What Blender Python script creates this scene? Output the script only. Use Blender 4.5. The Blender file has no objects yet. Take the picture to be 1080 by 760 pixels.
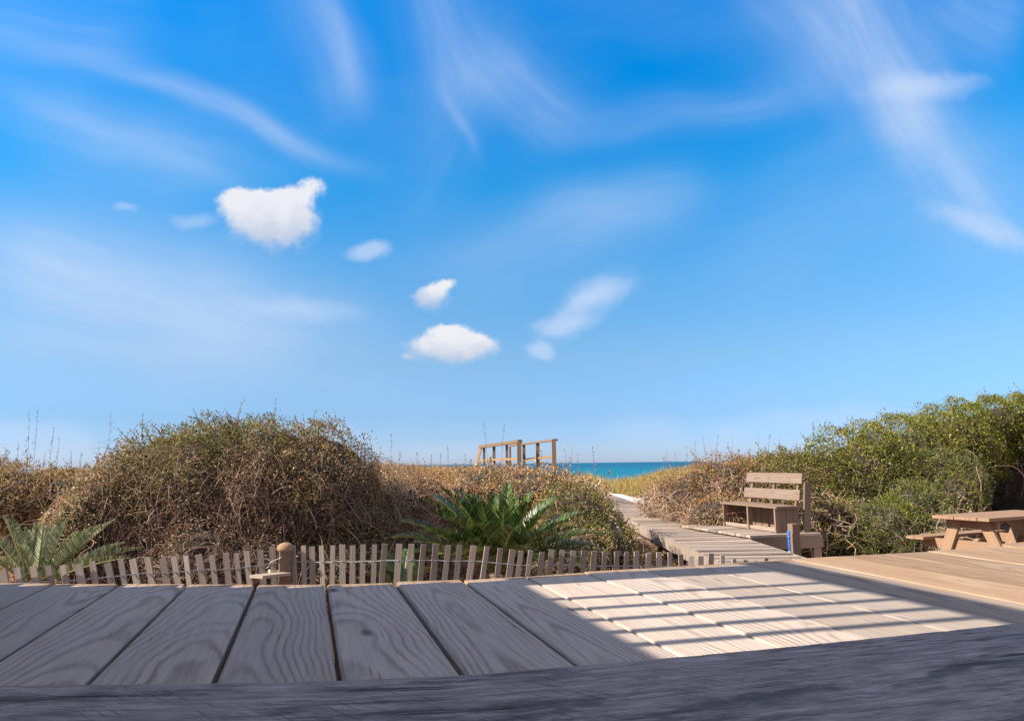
import bpy, math, random
import numpy as np
from mathutils import Matrix, Vector

random.seed(7)
RNG = np.random.default_rng(11)
R = math.radians
SC = bpy.context.scene
COL = SC.collection

# ------------------------------------------------------------------ camera
FPX = 780.0                                   # focal length in photo pixels (photo 1080 x 760)
cam_d = bpy.data.cameras.new("camera")
cam = bpy.data.objects.new("camera", cam_d)
COL.objects.link(cam)
CAM = Vector((0, 0, 1.75))
RM = Matrix.Rotation(R(90 + 7.92), 3, 'X') @ Matrix.Rotation(R(-0.72), 3, 'Z')
cam.matrix_world = Matrix.Translation(CAM) @ RM.to_4x4()
cam_d.sensor_width = 36
cam_d.lens = 36 * FPX / 1080
cam_d.clip_start = 0.02
cam_d.clip_end = 30000
SC.camera = cam

def ray(px, py):
    return RM @ Vector(((px - 540) / FPX, (380 - py) / FPX, -1.0))
def at(px, py, Y):                            # point on a photo ray at forward distance Y
    d = ray(px, py)
    return CAM + d * (Y / d.y)
def on_z(px, py, z):                          # point on a photo ray at height z
    d = ray(px, py)
    return CAM + d * ((z - CAM.z) / d.z)

# house axes: U along the deck boards (away), V across them (right and a little away)
_d = ray(325, 491)
AX = math.atan2(-_d.x, _d.y)
U = Vector((-math.sin(AX), math.cos(AX), 0))
V = Vector((math.cos(AX), math.sin(AX), 0))
ZD = 1.75 - 0.24                              # deck surface
def uv_of(p):
    return (p.x * U.x + p.y * U.y, p.x * V.x + p.y * V.y)
def from_uv(u, v, z):
    return Vector((U.x * u + V.x * v, U.y * u + V.y * v, z))

# ------------------------------------------------------------------ sun, sky, exposure
SUN_EL = R(36)
SUN_OFF = R(0.5)                                # a touch ahead of the cross-board direction
sdir = (-V * math.cos(SUN_OFF) + U * math.sin(SUN_OFF)).normalized()     # horizontal, towards the sun
SUN = Vector((sdir.x * math.cos(SUN_EL), sdir.y * math.cos(SUN_EL), math.sin(SUN_EL)))
sl = bpy.data.lights.new("sun", 'SUN')
sl.energy = 4.8
sl.angle = R(0.5)
sl.color = (1.0, 0.905, 0.775)
so = bpy.data.objects.new("sun", sl)
COL.objects.link(so)
so.rotation_euler = SUN.to_track_quat('Z', 'Y').to_euler()
so.location = (-5, -5, 12)

SC.view_settings.view_transform = 'Standard'
SC.view_settings.look = 'None'
SC.view_settings.gamma = 1.0
SC.view_settings.use_curve_mapping = False
SC.view_settings.exposure = 1.1
SC.render.engine = 'CYCLES'
SC.cycles.use_denoising = True
SC.cycles.max_bounces = 5
SC.cycles.diffuse_bounces = 3
SC.cycles.transparent_max_bounces = 8
SC.render.image_settings.color_mode = 'RGB'

class NT:
    """small helper to write node graphs as expressions"""
    def __init__(s, tree):
        s.t = tree
        tree.nodes.clear()
    def n(s, typ, **kw):
        nd = s.t.nodes.new(typ)
        for k, v in kw.items():
            setattr(nd, k, v)
        return nd
    def put(s, sock, v):
        if isinstance(v, bpy.types.NodeSocket):
            s.t.links.new(v, sock)
        elif v is not None:
            if isinstance(v, (tuple, list)) and sock.type == 'RGBA' and len(v) == 3:
                v = (*v, 1)
            sock.default_value = v
    def m(s, op, a, b=None, c=None, clamp=False):
        nd = s.n('ShaderNodeMath', operation=op, use_clamp=clamp)
        for i, v in enumerate((a, b, c)):
            if v is not None:
                s.put(nd.inputs[i], v)
        return nd.outputs[0]
    def v(s, op, a, b=None):
        nd = s.n('ShaderNodeVectorMath', operation=op)
        s.put(nd.inputs[0], a)
        if b is not None:
            s.put(nd.inputs[1], b)
        return nd.outputs['Value'] if op in ('DOT_PRODUCT', 'LENGTH', 'DISTANCE') else nd.outputs[0]
    def sep(s, v):
        nd = s.n('ShaderNodeSeparateXYZ')
        s.put(nd.inputs[0], v)
        return nd.outputs
    def comb(s, x=0.0, y=0.0, z=0.0):
        nd = s.n('ShaderNodeCombineXYZ')
        for i, q in enumerate((x, y, z)):
            s.put(nd.inputs[i], q)
        return nd.outputs[0]
    def ss(s, x, a, b, lo=0.0, hi=1.0):
        nd = s.n('ShaderNodeMapRange', interpolation_type='SMOOTHSTEP')
        for i, q in enumerate((x, a, b, lo, hi)):
            s.put(nd.inputs[i], q)
        return nd.outputs[0]
    def noise(s, vec, scale=1.0, detail=3.0, rough=0.55, dist=0.0, col=False):
        nd = s.n('ShaderNodeTexNoise')
        s.put(nd.inputs['Vector'], vec)
        s.put(nd.inputs['Scale'], scale)
        nd.inputs['Detail'].default_value = detail
        nd.inputs['Roughness'].default_value = rough
        nd.inputs['Distortion'].default_value = dist
        return nd.outputs['Color' if col else 'Fac']
    def mix(s, f, a, b, mode='MIX'):
        nd = s.n('ShaderNodeMix', data_type='RGBA', blend_type=mode)
        s.put(nd.inputs[0], f)
        s.put(nd.inputs[6], a)
        s.put(nd.inputs[7], b)
        return nd.outputs[2]
    def ramp(s, f, stops):
        nd = s.n('ShaderNodeValToRGB')
        s.put(nd.inputs[0], f)
        el = nd.color_ramp.elements
        while len(el) < len(stops):
            el.new(0.5)
        for e, (p, c) in zip(el, stops):
            e.position = p
            e.color = (*c, 1)
        return nd.outputs[0]

world = bpy.data.worlds.new("World")
SC.world = world
world.use_nodes = True
w = NT(world.node_tree)
sky = w.n('ShaderNodeTexSky', sky_type='NISHITA')
sky.sun_disc = False
sky.sun_elevation = SUN_EL
sky.sun_rotation = math.atan2(SUN.x, SUN.y)
sky.air_density = 1.0
sky.dust_density = 0.6
sky.ozone_density = 3.0
geo = w.n('ShaderNodeTexCoord')
dirv = geo.outputs['Generated']
dx, dy, dz = w.sep(dirv)[:3]
# a deep, strongly saturated blue overhead that pales towards the sea
grade = w.ramp(dz, [(0.0, (0.68, 0.84, 1.35)), (0.03, (0.48, 0.68, 1.16)), (0.061, (0.405, 0.605, 0.955)), (0.138, (0.50, 0.70, 0.86)), (0.238, (0.40, 0.81, 1.00)),
                    (0.357, (0.10, 0.86, 1.20)), (0.444, (0.0, 0.85, 1.34)), (0.55, (0.0, 0.93, 1.53)), (1.0, (0.5, 0.9, 1.3))])
skyc = w.mix(1.0, sky.outputs[0], grade, 'MULTIPLY')
# gnomonic sky coordinates about +Y (a fixed world direction): a = x/y, b = z/y
yy = w.m('MAXIMUM', dy, 0.05)
a_ = w.m('DIVIDE', dx, yy)
b_ = w.m('DIVIDE', dz, yy)
ab = w.comb(a_, b_, 0.0)
def AB(px, py):
    d = ray(px, py)
    return d.x / d.y, d.z / d.y
warp_s = w.v('SCALE', w.v('SUBTRACT', w.noise(ab, 9.0, 5.0, 0.62, col=True), (0.5, 0.5, 0.5)))
warp_s.node.inputs['Scale'].default_value = 0.036
abw = w.v('ADD', ab, warp_s)
fine = w.noise(ab, 34.0, 6.0, 0.62)
def cumulus(px, py, rx, ry, dens=1.0, soft=0.5, rot=0.0, flat=1.0):
    a0, b0 = AB(px, py)
    p = w.v('SUBTRACT', abw, (a0, b0, 0.0))
    x, y, _ = w.sep(p)[:3]
    c, s_ = math.cos(rot), math.sin(rot)
    X = w.m('ADD', w.m('MULTIPLY', x, c * FPX / rx), w.m('MULTIPLY', y, s_ * FPX / rx))
    Y = w.m('ADD', w.m('MULTIPLY', x, -s_ * FPX / ry), w.m('MULTIPLY', y, c * FPX / ry))
    if flat != 1.0:
        Y = w.m('MULTIPLY', Y, w.m('ADD', 1.0, w.m('MULTIPLY', w.m('LESS_THAN', Y, 0.0), flat - 1.0)))
    r2 = w.m('SQRT', w.m('ADD', w.m('MULTIPLY', X, X), w.m('MULTIPLY', Y, Y)))
    r2 = w.m('ADD', r2, w.m('MULTIPLY', w.m('SUBTRACT', fine, 0.5), 0.9))
    return w.ss(r2, 1.0 - soft * 0.6, 1.0 + soft * 0.5, dens, 0.0)
def union(lst):
    o = lst[0]
    for q in lst[1:]:
        o = w.m('MAXIMUM', o, q)
    return o
def over(*l):
    o = l[0]
    for q in l[1:]:
        o = w.m('SUBTRACT', 1.0, w.m('MULTIPLY', w.m('SUBTRACT', 1.0, o), w.m('SUBTRACT', 1.0, q)))
    return o
fine2 = w.noise(ab, 80.0, 5.0, 0.65)
def puff(lobes, y_top, y_bot, amp=0.50):
    """a cumulus: blended billows, crisp on top, fading and greyer at its base"""
    f = None
    for (px, py, rx, ry, wt) in lobes:
        a0, b0 = AB(px, py)
        p = w.v('SUBTRACT', abw, (a0, b0, 0.0))
        x, y, _ = w.sep(p)[:3]
        X = w.m('MULTIPLY', x, FPX / rx); Y = w.m('MULTIPLY', y, FPX / ry)
        e = w.m('MULTIPLY', w.m('POWER', 2.718, w.m('MULTIPLY', w.m('ADD', w.m('MULTIPLY', X, X), w.m('MULTIPLY', Y, Y)), -1.1)), wt)
        f = e if f is None else w.m('ADD', f, e)
    bt, bb = AB(lobes[0][0], y_top)[1], AB(lobes[0][0], y_bot)[1]
    hgt = w.ss(b_, bb, bt)
    f = w.m('ADD', f, w.m('MULTIPLY', w.m('ADD', w.m('MULTIPLY', w.m('SUBTRACT', fine, 0.5), amp * 2), w.m('MULTIPLY', w.m('SUBTRACT', fine2, 0.5), 0.55)), w.ss(f, 0.02, 0.3)))
    lo = w.m('ADD', 0.04, w.m('MULTIPLY', hgt, 0.16))
    hi = w.m('SUBTRACT', 1.15, w.m('MULTIPLY', hgt, 0.42))
    return w.ss(f, lo, hi), hgt
puffs = [puff([(262, 216, 30, 15, 0.9), (292, 222, 34, 22, 1.0), (280, 244, 34, 18, 0.8), (308, 238, 24, 22, 0.7), (318, 205, 24, 11, 0.55), (332, 193, 15, 9, 0.5), (244, 207, 18, 9, 0.5), (270, 232, 44, 26, 0.35)], 195, 270),
         puff([(454, 313, 19, 13, 1.0), (468, 301, 13, 7, 0.8)], 294, 328),
         puff([(476, 362, 34, 15, 1.0), (500, 364, 28, 11, 0.8), (450, 367, 24, 10, 0.75), (470, 348, 20, 8, 0.6), (476, 378, 36, 8, 0.5), (426, 379, 9, 4, 0.45)], 345, 388)]
wisps = over(
    cumulus(617, 322, 50, 15, 0.42, 1.5, 0.65), cumulus(636, 305, 32, 12, 0.42, 1.4, 0.2), cumulus(592, 342, 26, 9, 0.5, 1.3, 0.1), cumulus(612, 318, 26, 8, 0.4, 1.3, 0.5),
    cumulus(572, 369, 14, 9, 0.55, 0.9, -0.5), cumulus(389, 263, 24, 11, 0.6, 0.9, 0.1),
    cumulus(970, 92, 54, 14, 0.62, 1.5, 0.08), cumulus(955, 130, 30, 45, 0.34, 1.5, 0.2), cumulus(1040, 240, 52, 13, 0.6, 1.5, -0.35),
    cumulus(205, 232, 20, 8, 0.35, 1.2), cumulus(133, 216, 13, 5, 0.35, 1.2), cumulus(310, 325, 60, 13, 0.45, 1.5, -0.1),
    cumulus(40, 468, 66, 26, 0.34, 0.6, -0.1), cumulus(350, 460, 50, 14, 0.28, 1.2, -0.2), cumulus(470, 478, 70, 12, 0.22, 1.3),
    cumulus(880, 440, 90, 12, 0.3, 1.4), cumulus(680, 455, 40, 16, 0.22, 1.3), cumulus(770, 455, 22, 10, 0.25, 1.2))
# cirrus: soft strokes of streaked ice cloud
def streak(p0, p1, wpx, dens, str_=0.75):
    (a0, b0), (a1, b1) = AB(*p0), AB(*p1)
    L = math.hypot(a1 - a0, b1 - b0)
    tx, ty = (a1 - a0) / L, (b1 - b0) / L
    bend = w.v('SCALE', w.v('SUBTRACT', w.noise(ab, 2.6, 2.0, 0.5, col=True), (0.5, 0.5, 0.5)))
    bend.node.inputs['Scale'].default_value = 0.13
    q = w.v('ADD', ab, bend)
    p = w.v('SUBTRACT', q, (a0, b0, 0.0))
    x, y, _ = w.sep(p)[:3]
    t = w.m('ADD', w.m('MULTIPLY', x, tx / L), w.m('MULTIPLY', y, ty / L))
    n = w.m('ADD', w.m('MULTIPLY', x, -ty), w.m('MULTIPLY', y, tx))
    fib = w.noise(w.comb(w.m('MULTIPLY', t, L * 2.6), w.m('MULTIPLY', n, 19.0), p0[0] * 0.37), 1.0, 6.0, 0.62)
    env = w.m('MULTIPLY', w.ss(t, -0.12, 0.35), w.ss(t, 0.65, 1.12, 1.0, 0.0))
    acr = w.m('POWER', 2.718, w.m('MULTIPLY', w.m('POWER', w.m('DIVIDE', w.m('ABSOLUTE', n), wpx / FPX), 2.0), -1.0))
    f = w.m('ADD', 1.0 - 0.62 * str_, w.m('MULTIPLY', w.ss(fib, 0.34, 0.72), 0.8 * str_))
    return w.m('MULTIPLY', w.m('MULTIPLY', env, acr), w.m('MULTIPLY', f, dens * 0.86), clamp=True)
cir = over(
    streak((-60, 225), (400, 360), 36, 0.55), streak((-60, 262), (330, 345), 60, 0.50), streak((60, 60), (390, 190), 13, 0.46), streak((20, 110), (270, 215), 9, 0.30), streak((335, -30), (372, 115), 11, 0.22), streak((455, 60), (500, 180), 8, 0.26), streak((-60, 20), (160, 60), 60, 0.28), streak((-60, 330), (300, 360), 60, 0.3),
    streak((-40, 95), (290, 205), 30, 0.30), streak((20, 160), (240, 200), 50, 0.20), streak((300, -40), (380, 130), 34, 0.32),
    streak((440, -60), (500, 130), 50, 0.30), streak((500, 40), (620, 150), 44, 0.36), streak((540, 0), (420, 240), 40, 0.2),
    streak((430, 290), (740, 205), 36, 0.30), streak((560, 150), (900, 85), 26, 0.26), streak((850, -60), (960, 140), 74, 0.56),
    streak((920, 60), (1060, 260), 52, 0.46), streak((780, -30), (900, 90), 50, 0.24), streak((980, -20), (1100, 30), 60, 0.3),
    streak((560, 240), (760, 205), 30, 0.30), streak((740, 270), (1080, 130), 60, 0.16), streak((90, 330), (560, 440), 70, 0.16))
veil = w.m('MULTIPLY', w.ss(w.noise(w.comb(w.m('MULTIPLY', a_, 1.0), w.m('MULTIPLY', b_, 2.4), 3.7), 1.9, 4.0, 0.5), 0.42, 0.75), 0.07)
front = w.ss(dy, 0.05, 0.25)
thin = w.m('MULTIPLY', w.m('MINIMUM', over(cir, wisps, veil), 0.92), front)
cl_thin = (3.35, 4.05, 5.3)
shade = w.noise(ab, 26.0, 4.0, 0.6)
skyc = w.mix(thin, skyc, cl_thin)
# broken bright cloud added unseen overhead and behind the camera to lift the shade
fill_cloud = w.m('MAXIMUM', w.ss(dz, 0.60, 0.80), w.ss(dy, 0.25, -0.05))
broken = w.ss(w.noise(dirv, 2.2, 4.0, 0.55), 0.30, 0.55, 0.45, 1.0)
skyc = w.mix(w.m('MULTIPLY', fill_cloud, w.m('MULTIPLY', broken, w.ss(dz, -0.05, 0.1))), skyc, (3.4, 3.4, 4.3))
for al_, hg_ in puffs:
    cp = w.mix(w.ss(w.m('ADD', hg_, w.m('MULTIPLY', w.m('SUBTRACT', shade, 0.5), 1.1)), 0.0, 0.9), (3.1, 3.5, 4.3), (4.9, 4.9, 5.05))
    skyc = w.mix(w.m('MULTIPLY', w.m('MULTIPLY', al_, 0.94), front), skyc, cp)
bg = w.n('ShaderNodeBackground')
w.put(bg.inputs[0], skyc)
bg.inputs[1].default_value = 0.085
wo = w.n('ShaderNodeOutputWorld')
w.t.links.new(bg.outputs[0], wo.inputs[0])

# ------------------------------------------------------------------ materials
def new_mat(name):
    m = bpy.data.materials.new(name)
    m.use_nodes = True
    g = NT(m.node_tree)
    out = g.n('ShaderNodeOutputMaterial')
    p = g.n('ShaderNodeBsdfPrincipled')
    g.t.links.new(p.outputs[0], out.inputs[0])
    return m, g, p, out
def attr(g, name):
    return g.n('ShaderNodeAttribute', attribute_name=name)
def bump(g, p, h, strength=0.5, dist=0.01):
    b = g.n('ShaderNodeBump')
    b.inputs['Strength'].default_value = strength
    b.inputs['Distance'].default_value = dist
    g.put(b.inputs['Height'], h)
    g.t.links.new(b.outputs[0], p.inputs['Normal'])

def wood_mat(name, light, dark, ring=0.008, grain=0.7, weather=0.5, grey=(0.33, 0.31, 0.30), warm=(0.56, 0.36, 0.22), rough=0.85, bumpd=0.0015, knots=False, tintr=0.34):
    """flat-sawn softwood: growth rings cut by the board face, fine fibres, weathered patches"""
    m, g, p, _ = new_mat(name)
    uv = g.n('ShaderNodeUVMap', uv_map='UVMap').outputs[0]
    ac, al, _z = g.sep(uv)[:3]
    wid = attr(g, 'wid').outputs['Color']
    i0, i1, i2 = g.sep(wid)[:3]
    i3 = attr(g, 'wid').outputs['Alpha']
    seed = g.m('MULTIPLY', i0, 37.0)
    nl = g.noise(g.comb(g.m('MULTIPLY', al, 3.2), g.m('MULTIPLY', ac, 6.0), seed), 1.0, 2.0, 0.5)
    nl2 = g.noise(g.comb(g.m('MULTIPLY', al, 2.1), g.m('MULTIPLY', ac, 4.0), g.m('ADD', seed, 9.1)), 1.0, 2.0, 0.5)
    x = g.m('ADD', g.m('SUBTRACT', ac, g.m('MULTIPLY', g.m('SUBTRACT', i1, 0.5), 0.11)), g.m('MULTIPLY', g.m('SUBTRACT', nl, 0.5), 0.018))
    z = g.m('ADD', g.m('ADD', 0.024, g.m('MULTIPLY', i2, 0.045)), g.m('ADD', g.m('MULTIPLY', al, g.m('MULTIPLY', g.m('SUBTRACT', i0, 0.5), 0.09)), g.m('MULTIPLY', g.m('SUBTRACT', nl2, 0.5), 0.042)))
    rr = g.m('SQRT', g.m('ADD', g.m('MULTIPLY', x, x), g.m('MULTIPLY', z, z)))
    fn = g.noise(g.comb(g.m('MULTIPLY', al, 26.0), g.m('MULTIPLY', ac, 150.0), seed), 1.0, 3.0, 0.6)
    ph = g.m('MULTIPLY', g.m('ADD', rr, g.m('MULTIPLY', fn, 0.0022)), 6.2832 / ring)
    wv = g.m('ADD', 0.5, g.m('MULTIPLY', g.m('SINE', ph), 0.5))
    late = g.m('POWER', wv, 3.6)
    amp = g.ss(g.noise(g.comb(g.m('MULTIPLY', al, 4.0), g.m('MULTIPLY', ac, 18.0), g.m('ADD', seed, 4.0)), 1.0, 2.0), 0.3, 0.65, 0.35, 1.0)
    late = g.m('MULTIPLY', late, amp)
    base = g.mix(g.m('MULTIPLY', late, grain), light, dark)
    fib = g.noise(g.comb(g.m('MULTIPLY', al, 9.0), g.m('MULTIPLY', ac, 230.0), seed), 1.0, 4.0, 0.7)
    base = g.mix(0.35, base, g.mix(g.ss(fib, 0.3, 0.7), dark, light), 'MIX')
    patch = g.noise(g.comb(g.m('MULTIPLY', al, 3.0), g.m('MULTIPLY', ac, 10.0), g.m('ADD', seed, 2.0)), 1.0, 4.0, 0.6)
    gcol = g.mix(g.m('MULTIPLY', late, 0.45), grey, tuple(c * 0.55 for c in grey))
    base = g.mix(g.m('MULTIPLY', g.ss(patch, 0.3, 0.75), weather), base, gcol)
    wl_ = g.mix(g.ss(patch, 0.45, 0.68), warm, tuple(min(0.9, c * q) for c, q in zip(warm, (1.22, 1.32, 1.5))))
    wstr = g.noise(g.comb(g.m('MULTIPLY', al, 2.2), g.m('MULTIPLY', ac, 75.0), g.m('ADD', seed, 6.0)), 1.0, 4.0, 0.6)
    wl_ = g.mix(g.m('MULTIPLY', g.ss(wstr, 0.5, 0.66), 0.5), wl_, tuple(c * q for c, q in zip(warm, (0.62, 0.55, 0.5))))
    base = g.mix(g.ss(i3, 0.5, 1.0), base, g.mix(g.m('MULTIPLY', late, 0.6), wl_, tuple(c * q for c, q in zip(warm, (0.72, 0.6, 0.5)))))
    tint = g.m('ADD', 1.0 - tintr / 2, g.m('MULTIPLY', i2, tintr))
    base = g.mix(1.0, base, g.comb(tint, tint, tint), 'MULTIPLY')
    h = g.m('SUBTRACT', g.m('MULTIPLY', fib, 0.5), g.m('MULTIPLY', late, -0.6))
    if knots:
        vo = g.n('ShaderNodeTexVoronoi')
        g.put(vo.inputs['Vector'], g.comb(g.m('MULTIPLY', al, 2.6), g.m('MULTIPLY', ac, 6.5), seed))
        vo.inputs['Scale'].default_value = 1.0
        kd = g.m('ADD', vo.outputs['Distance'], g.m('MULTIPLY', g.m('SUBTRACT', fn, 0.5), 0.02))
        kn = g.ss(kd, 0.03, 0.10, 1.0, 0.0)
        base = g.mix(g.m('MULTIPLY', kn, 0.85), base, (0.05, 0.035, 0.025))
        # drying checks: thin dark cracks along the grain
        ck = g.noise(g.comb(g.m('MULTIPLY', al, 5.0), g.m('MULTIPLY', ac, 120.0), g.m('ADD', seed, 21.0)), 1.0, 2.0, 0.5)
        ck = g.ss(ck, 0.71, 0.76)
        base = g.mix(g.m('MULTIPLY', ck, 0.6), base, (0.04, 0.03, 0.028))
        h = g.m('SUBTRACT', h, g.m('MULTIPLY', ck, 1.5))
    g.put(p.inputs['Base Color'], base)
    p.inputs['Roughness'].default_value = rough
    p.inputs['Specular IOR Level'].default_value = 0.25
    bump(g, p, h, 0.6, bumpd)
    return m

M_deck = wood_mat('deck_wood', (0.46, 0.375, 0.295), (0.19, 0.125, 0.092), ring=0.0058, grain=0.85, weather=0.3, grey=(0.35, 0.32, 0.31), warm=(0.285, 0.187, 0.11), knots=True)
M_walk = wood_mat('boardwalk_wood', (0.32, 0.25, 0.195), (0.14, 0.10, 0.075), weather=0.5, grey=(0.27, 0.23, 0.20), bumpd=0.002, tintr=0.75)
M_bench = wood_mat('bench_wood', (0.23, 0.155, 0.11), (0.13, 0.08, 0.055), weather=0.35, grey=(0.18, 0.14, 0.115), ring=0.016, bumpd=0.003)
M_slat = wood_mat('slat_wood', (0.205, 0.150, 0.113), (0.09, 0.057, 0.042), grain=0.9, weather=0.4, grey=(0.20, 0.165, 0.14), ring=0.018, bumpd=0.003)
M_picket = wood_mat('picket_wood', (0.31, 0.26, 0.22), (0.19, 0.145, 0.115), weather=0.5, grey=(0.30, 0.265, 0.235), tintr=0.6, ring=0.014)
M_table = wood_mat('table_wood', (0.30, 0.185, 0.11), (0.17, 0.095, 0.055), weather=0.35, grey=(0.22, 0.165, 0.13), ring=0.02, bumpd=0.002)
M_rail = wood_mat('rail_wood', (0.22, 0.14, 0.085), (0.13, 0.08, 0.05), weather=0.2, grey=(0.25, 0.2, 0.16), ring=0.02)
M_yrail = wood_mat('treated_wood', (0.30, 0.19, 0.085), (0.2, 0.12, 0.055), weather=0.1, grey=(0.2, 0.16, 0.12), ring=0.02)
M_post = wood_mat('post_wood', (0.20, 0.13, 0.085), (0.12, 0.07, 0.045), weather=0.2, grey=(0.24, 0.18, 0.14), ring=0.01)

# sill timber: old, rough, violet-grey, dark mildew smears and saw marks
M_sill, g, p, _ = new_mat('sill_wood')
uv = g.n('ShaderNodeUVMap', uv_map='UVMap').outputs[0]
ac, al, _z = g.sep(uv)[:3]
n1 = g.noise(g.comb(g.m('MULTIPLY', al, 11.0), g.m('MULTIPLY', ac, 60.0), 1.0), 1.0, 6.0, 0.65, 0.4)
n2 = g.noise(g.comb(g.m('MULTIPLY', al, 22.0), g.m('MULTIPLY', ac, 240.0), 4.0), 1.0, 7.0, 0.78)
n3 = g.noise(g.comb(g.m('MULTIPLY', al, 5.5), g.m('MULTIPLY', ac, 17.0), 8.0), 1.0, 5.0, 0.6, 0.6)
sk = g.m('ADD', g.m('MULTIPLY', al, 0.80), g.m('MULTIPLY', ac, 0.60))
sk2 = g.m('SUBTRACT', g.m('MULTIPLY', ac, 0.80), g.m('MULTIPLY', al, 0.60))
saw = g.noise(g.comb(g.m('MULTIPLY', sk2, 26.0), g.m('MULTIPLY', sk, 420.0), 2.0), 1.0, 3.0, 0.6)
sawm = g.m('MULTIPLY', g.ss(saw, 0.54, 0.68), g.ss(g.noise(g.comb(al, ac, 6.0), 9.0, 3.0), 0.48, 0.66))
blot = g.noise(g.comb(g.m('MULTIPLY', al, 34.0), g.m('MULTIPLY', ac, 90.0), 12.0), 1.0, 8.0, 0.78)
base = g.mix(g.ss(n2, 0.28, 0.72), (0.145, 0.12, 0.108), (0.44, 0.375, 0.34))
base = g.mix(g.m('MULTIPLY', g.ss(blot, 0.42, 0.66), 0.6), base, (0.15, 0.13, 0.125))
base = g.mix(g.m('MULTIPLY', g.ss(g.m('ADD', n3, g.m('MULTIPLY', g.m('SUBTRACT', blot, 0.5), 0.35)), 0.52, 0.64), 0.85), base, (0.085, 0.075, 0.072))
base = g.mix(g.m('MULTIPLY', g.ss(n1, 0.53, 0.68), 0.85), base, (0.075, 0.065, 0.06))
rub = g.noise(g.comb(g.m('MULTIPLY', al, 9.0), g.m('MULTIPLY', ac, 40.0), 77.0), 1.0, 7.0, 0.7)
base = g.mix(g.m('MULTIPLY', g.ss(rub, 0.54, 0.68), 0.45), base, (0.56, 0.48, 0.45))
base = g.mix(g.m('MULTIPLY', sawm, 0.7), base, (0.09, 0.08, 0.078))
ckn = g.noise(g.comb(g.m('MULTIPLY', al, 6.0), g.m('MULTIPLY', ac, 110.0), 31.0), 1.0, 5.0, 0.6)
base = g.mix(g.m('MULTIPLY', g.ss(ckn, 0.64, 0.67), 0.85), base, (0.03, 0.026, 0.025))
base = g.mix(g.m('MULTIPLY', g.ss(g.noise(g.comb(g.m('MULTIPLY', al, 7.0), g.m('MULTIPLY', ac, 80.0), 55.0), 1.0, 3.0), 0.66, 0.76), 0.5), base, (0.44, 0.30, 0.25))
g.put(p.inputs['Base Color'], base)
p.inputs['Roughness'].default_value = 0.9
p.inputs['Specular IOR Level'].default_value = 0.2
bump(g, p, g.m('SUBTRACT', g.m('ADD', g.m('MULTIPLY', n2, 0.6), g.m('MULTIPLY', blot, 0.5)), g.m('ADD', g.m('MULTIPLY', sawm, 0.5), g.m('MULTIPLY', g.ss(ckn, 0.64, 0.67), 1.2))), 0.8, 0.0016)

def leaf_mat(name, rough=0.5, trans=0.3, spec=0.35):
    m, g, p, out = new_mat(name)
    c = attr(g, 'tint').outputs['Color']
    g.put(p.inputs['Base Color'], c)
    p.inputs['Roughness'].default_value = rough
    p.inputs['Specular IOR Level'].default_value = spec
    if trans > 0:
        t = g.n('ShaderNodeBsdfTranslucent')
        g.put(t.inputs[0], c)
        mx = g.n('ShaderNodeMixShader')
        mx.inputs[0].default_value = trans
        g.t.links.new(p.outputs[0], mx.inputs[1])
        g.t.links.new(t.outputs[0], mx.inputs[2])
        g.t.links.new(mx.outputs[0], out.inputs[0])
    return m
M_leaf = leaf_mat('leaf', 0.45, 0.38, 0.4)
M_dry = leaf_mat('dry_plant', 0.8, 0.32, 0.15)
M_twig = leaf_mat('twig_bark', 0.85, 0.0, 0.15)
M_frond = leaf_mat('cycad_frond', 0.32, 0.15, 0.6)

def plain(name, col, rough=0.6, metal=0.0, nscale=0, var=0.3):
    m, g, p, _ = new_mat(name)
    if nscale:
        tc = g.n('ShaderNodeTexCoord').outputs['Object']
        f = g.noise(tc, nscale, 5.0, 0.65)
        g.put(p.inputs['Base Color'], g.mix(g.ss(f, 0.3, 0.7), tuple(c * (1 - var) for c in col), tuple(min(1, c * (1 + var)) for c in col)))
        bump(g, p, f, 0.5, 0.03)
    else:
        p.inputs['Base Color'].default_value = (*col, 1)
    p.inputs['Roughness'].default_value = rough
    p.inputs['Metallic'].default_value = metal
    return m
M_wire = plain('galvanised_wire', (0.36, 0.37, 0.38), 0.5, 0.5)
M_pipe = plain('blue_plastic', (0.03, 0.16, 0.60), 0.35, 0, 60, 0.2)
M_core = plain('shaded_branch_mass', (0.045, 0.032, 0.022), 0.95, 0, 14, 0.6)  # twig brown darkened to carry the shade inside the shrubs

# ground: white quartz sand, brown litter under the plants
M_ground, g, p, _ = new_mat('sand_and_litter')
pos = g.n('ShaderNodeNewGeometry').outputs['Position']
lit_a = attr(g, 'litter').outputs['Fac']
nn = g.noise(pos, 2.6, 6.0, 0.65)
nf = g.noise(pos, 45.0, 4.0, 0.7)
sandc = g.mix(g.ss(nf, 0.3, 0.7), (0.60, 0.56, 0.50), (0.74, 0.71, 0.65))
litc = g.mix(g.ss(nf, 0.35, 0.65), (0.14, 0.085, 0.055), (0.33, 0.21, 0.14))
mask = g.ss(g.m('ADD', lit_a, g.m('MULTIPLY', g.m('SUBTRACT', nn, 0.5), 0.9)), 0.38, 0.60)
g.put(p.inputs['Base Color'], g.mix(mask, sandc, litc))
p.inputs['Roughness'].default_value = 0.95
bump(g, p, g.m('ADD', nf, g.m('MULTIPLY', nn, 2.0)), 0.7, 0.03)

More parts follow.
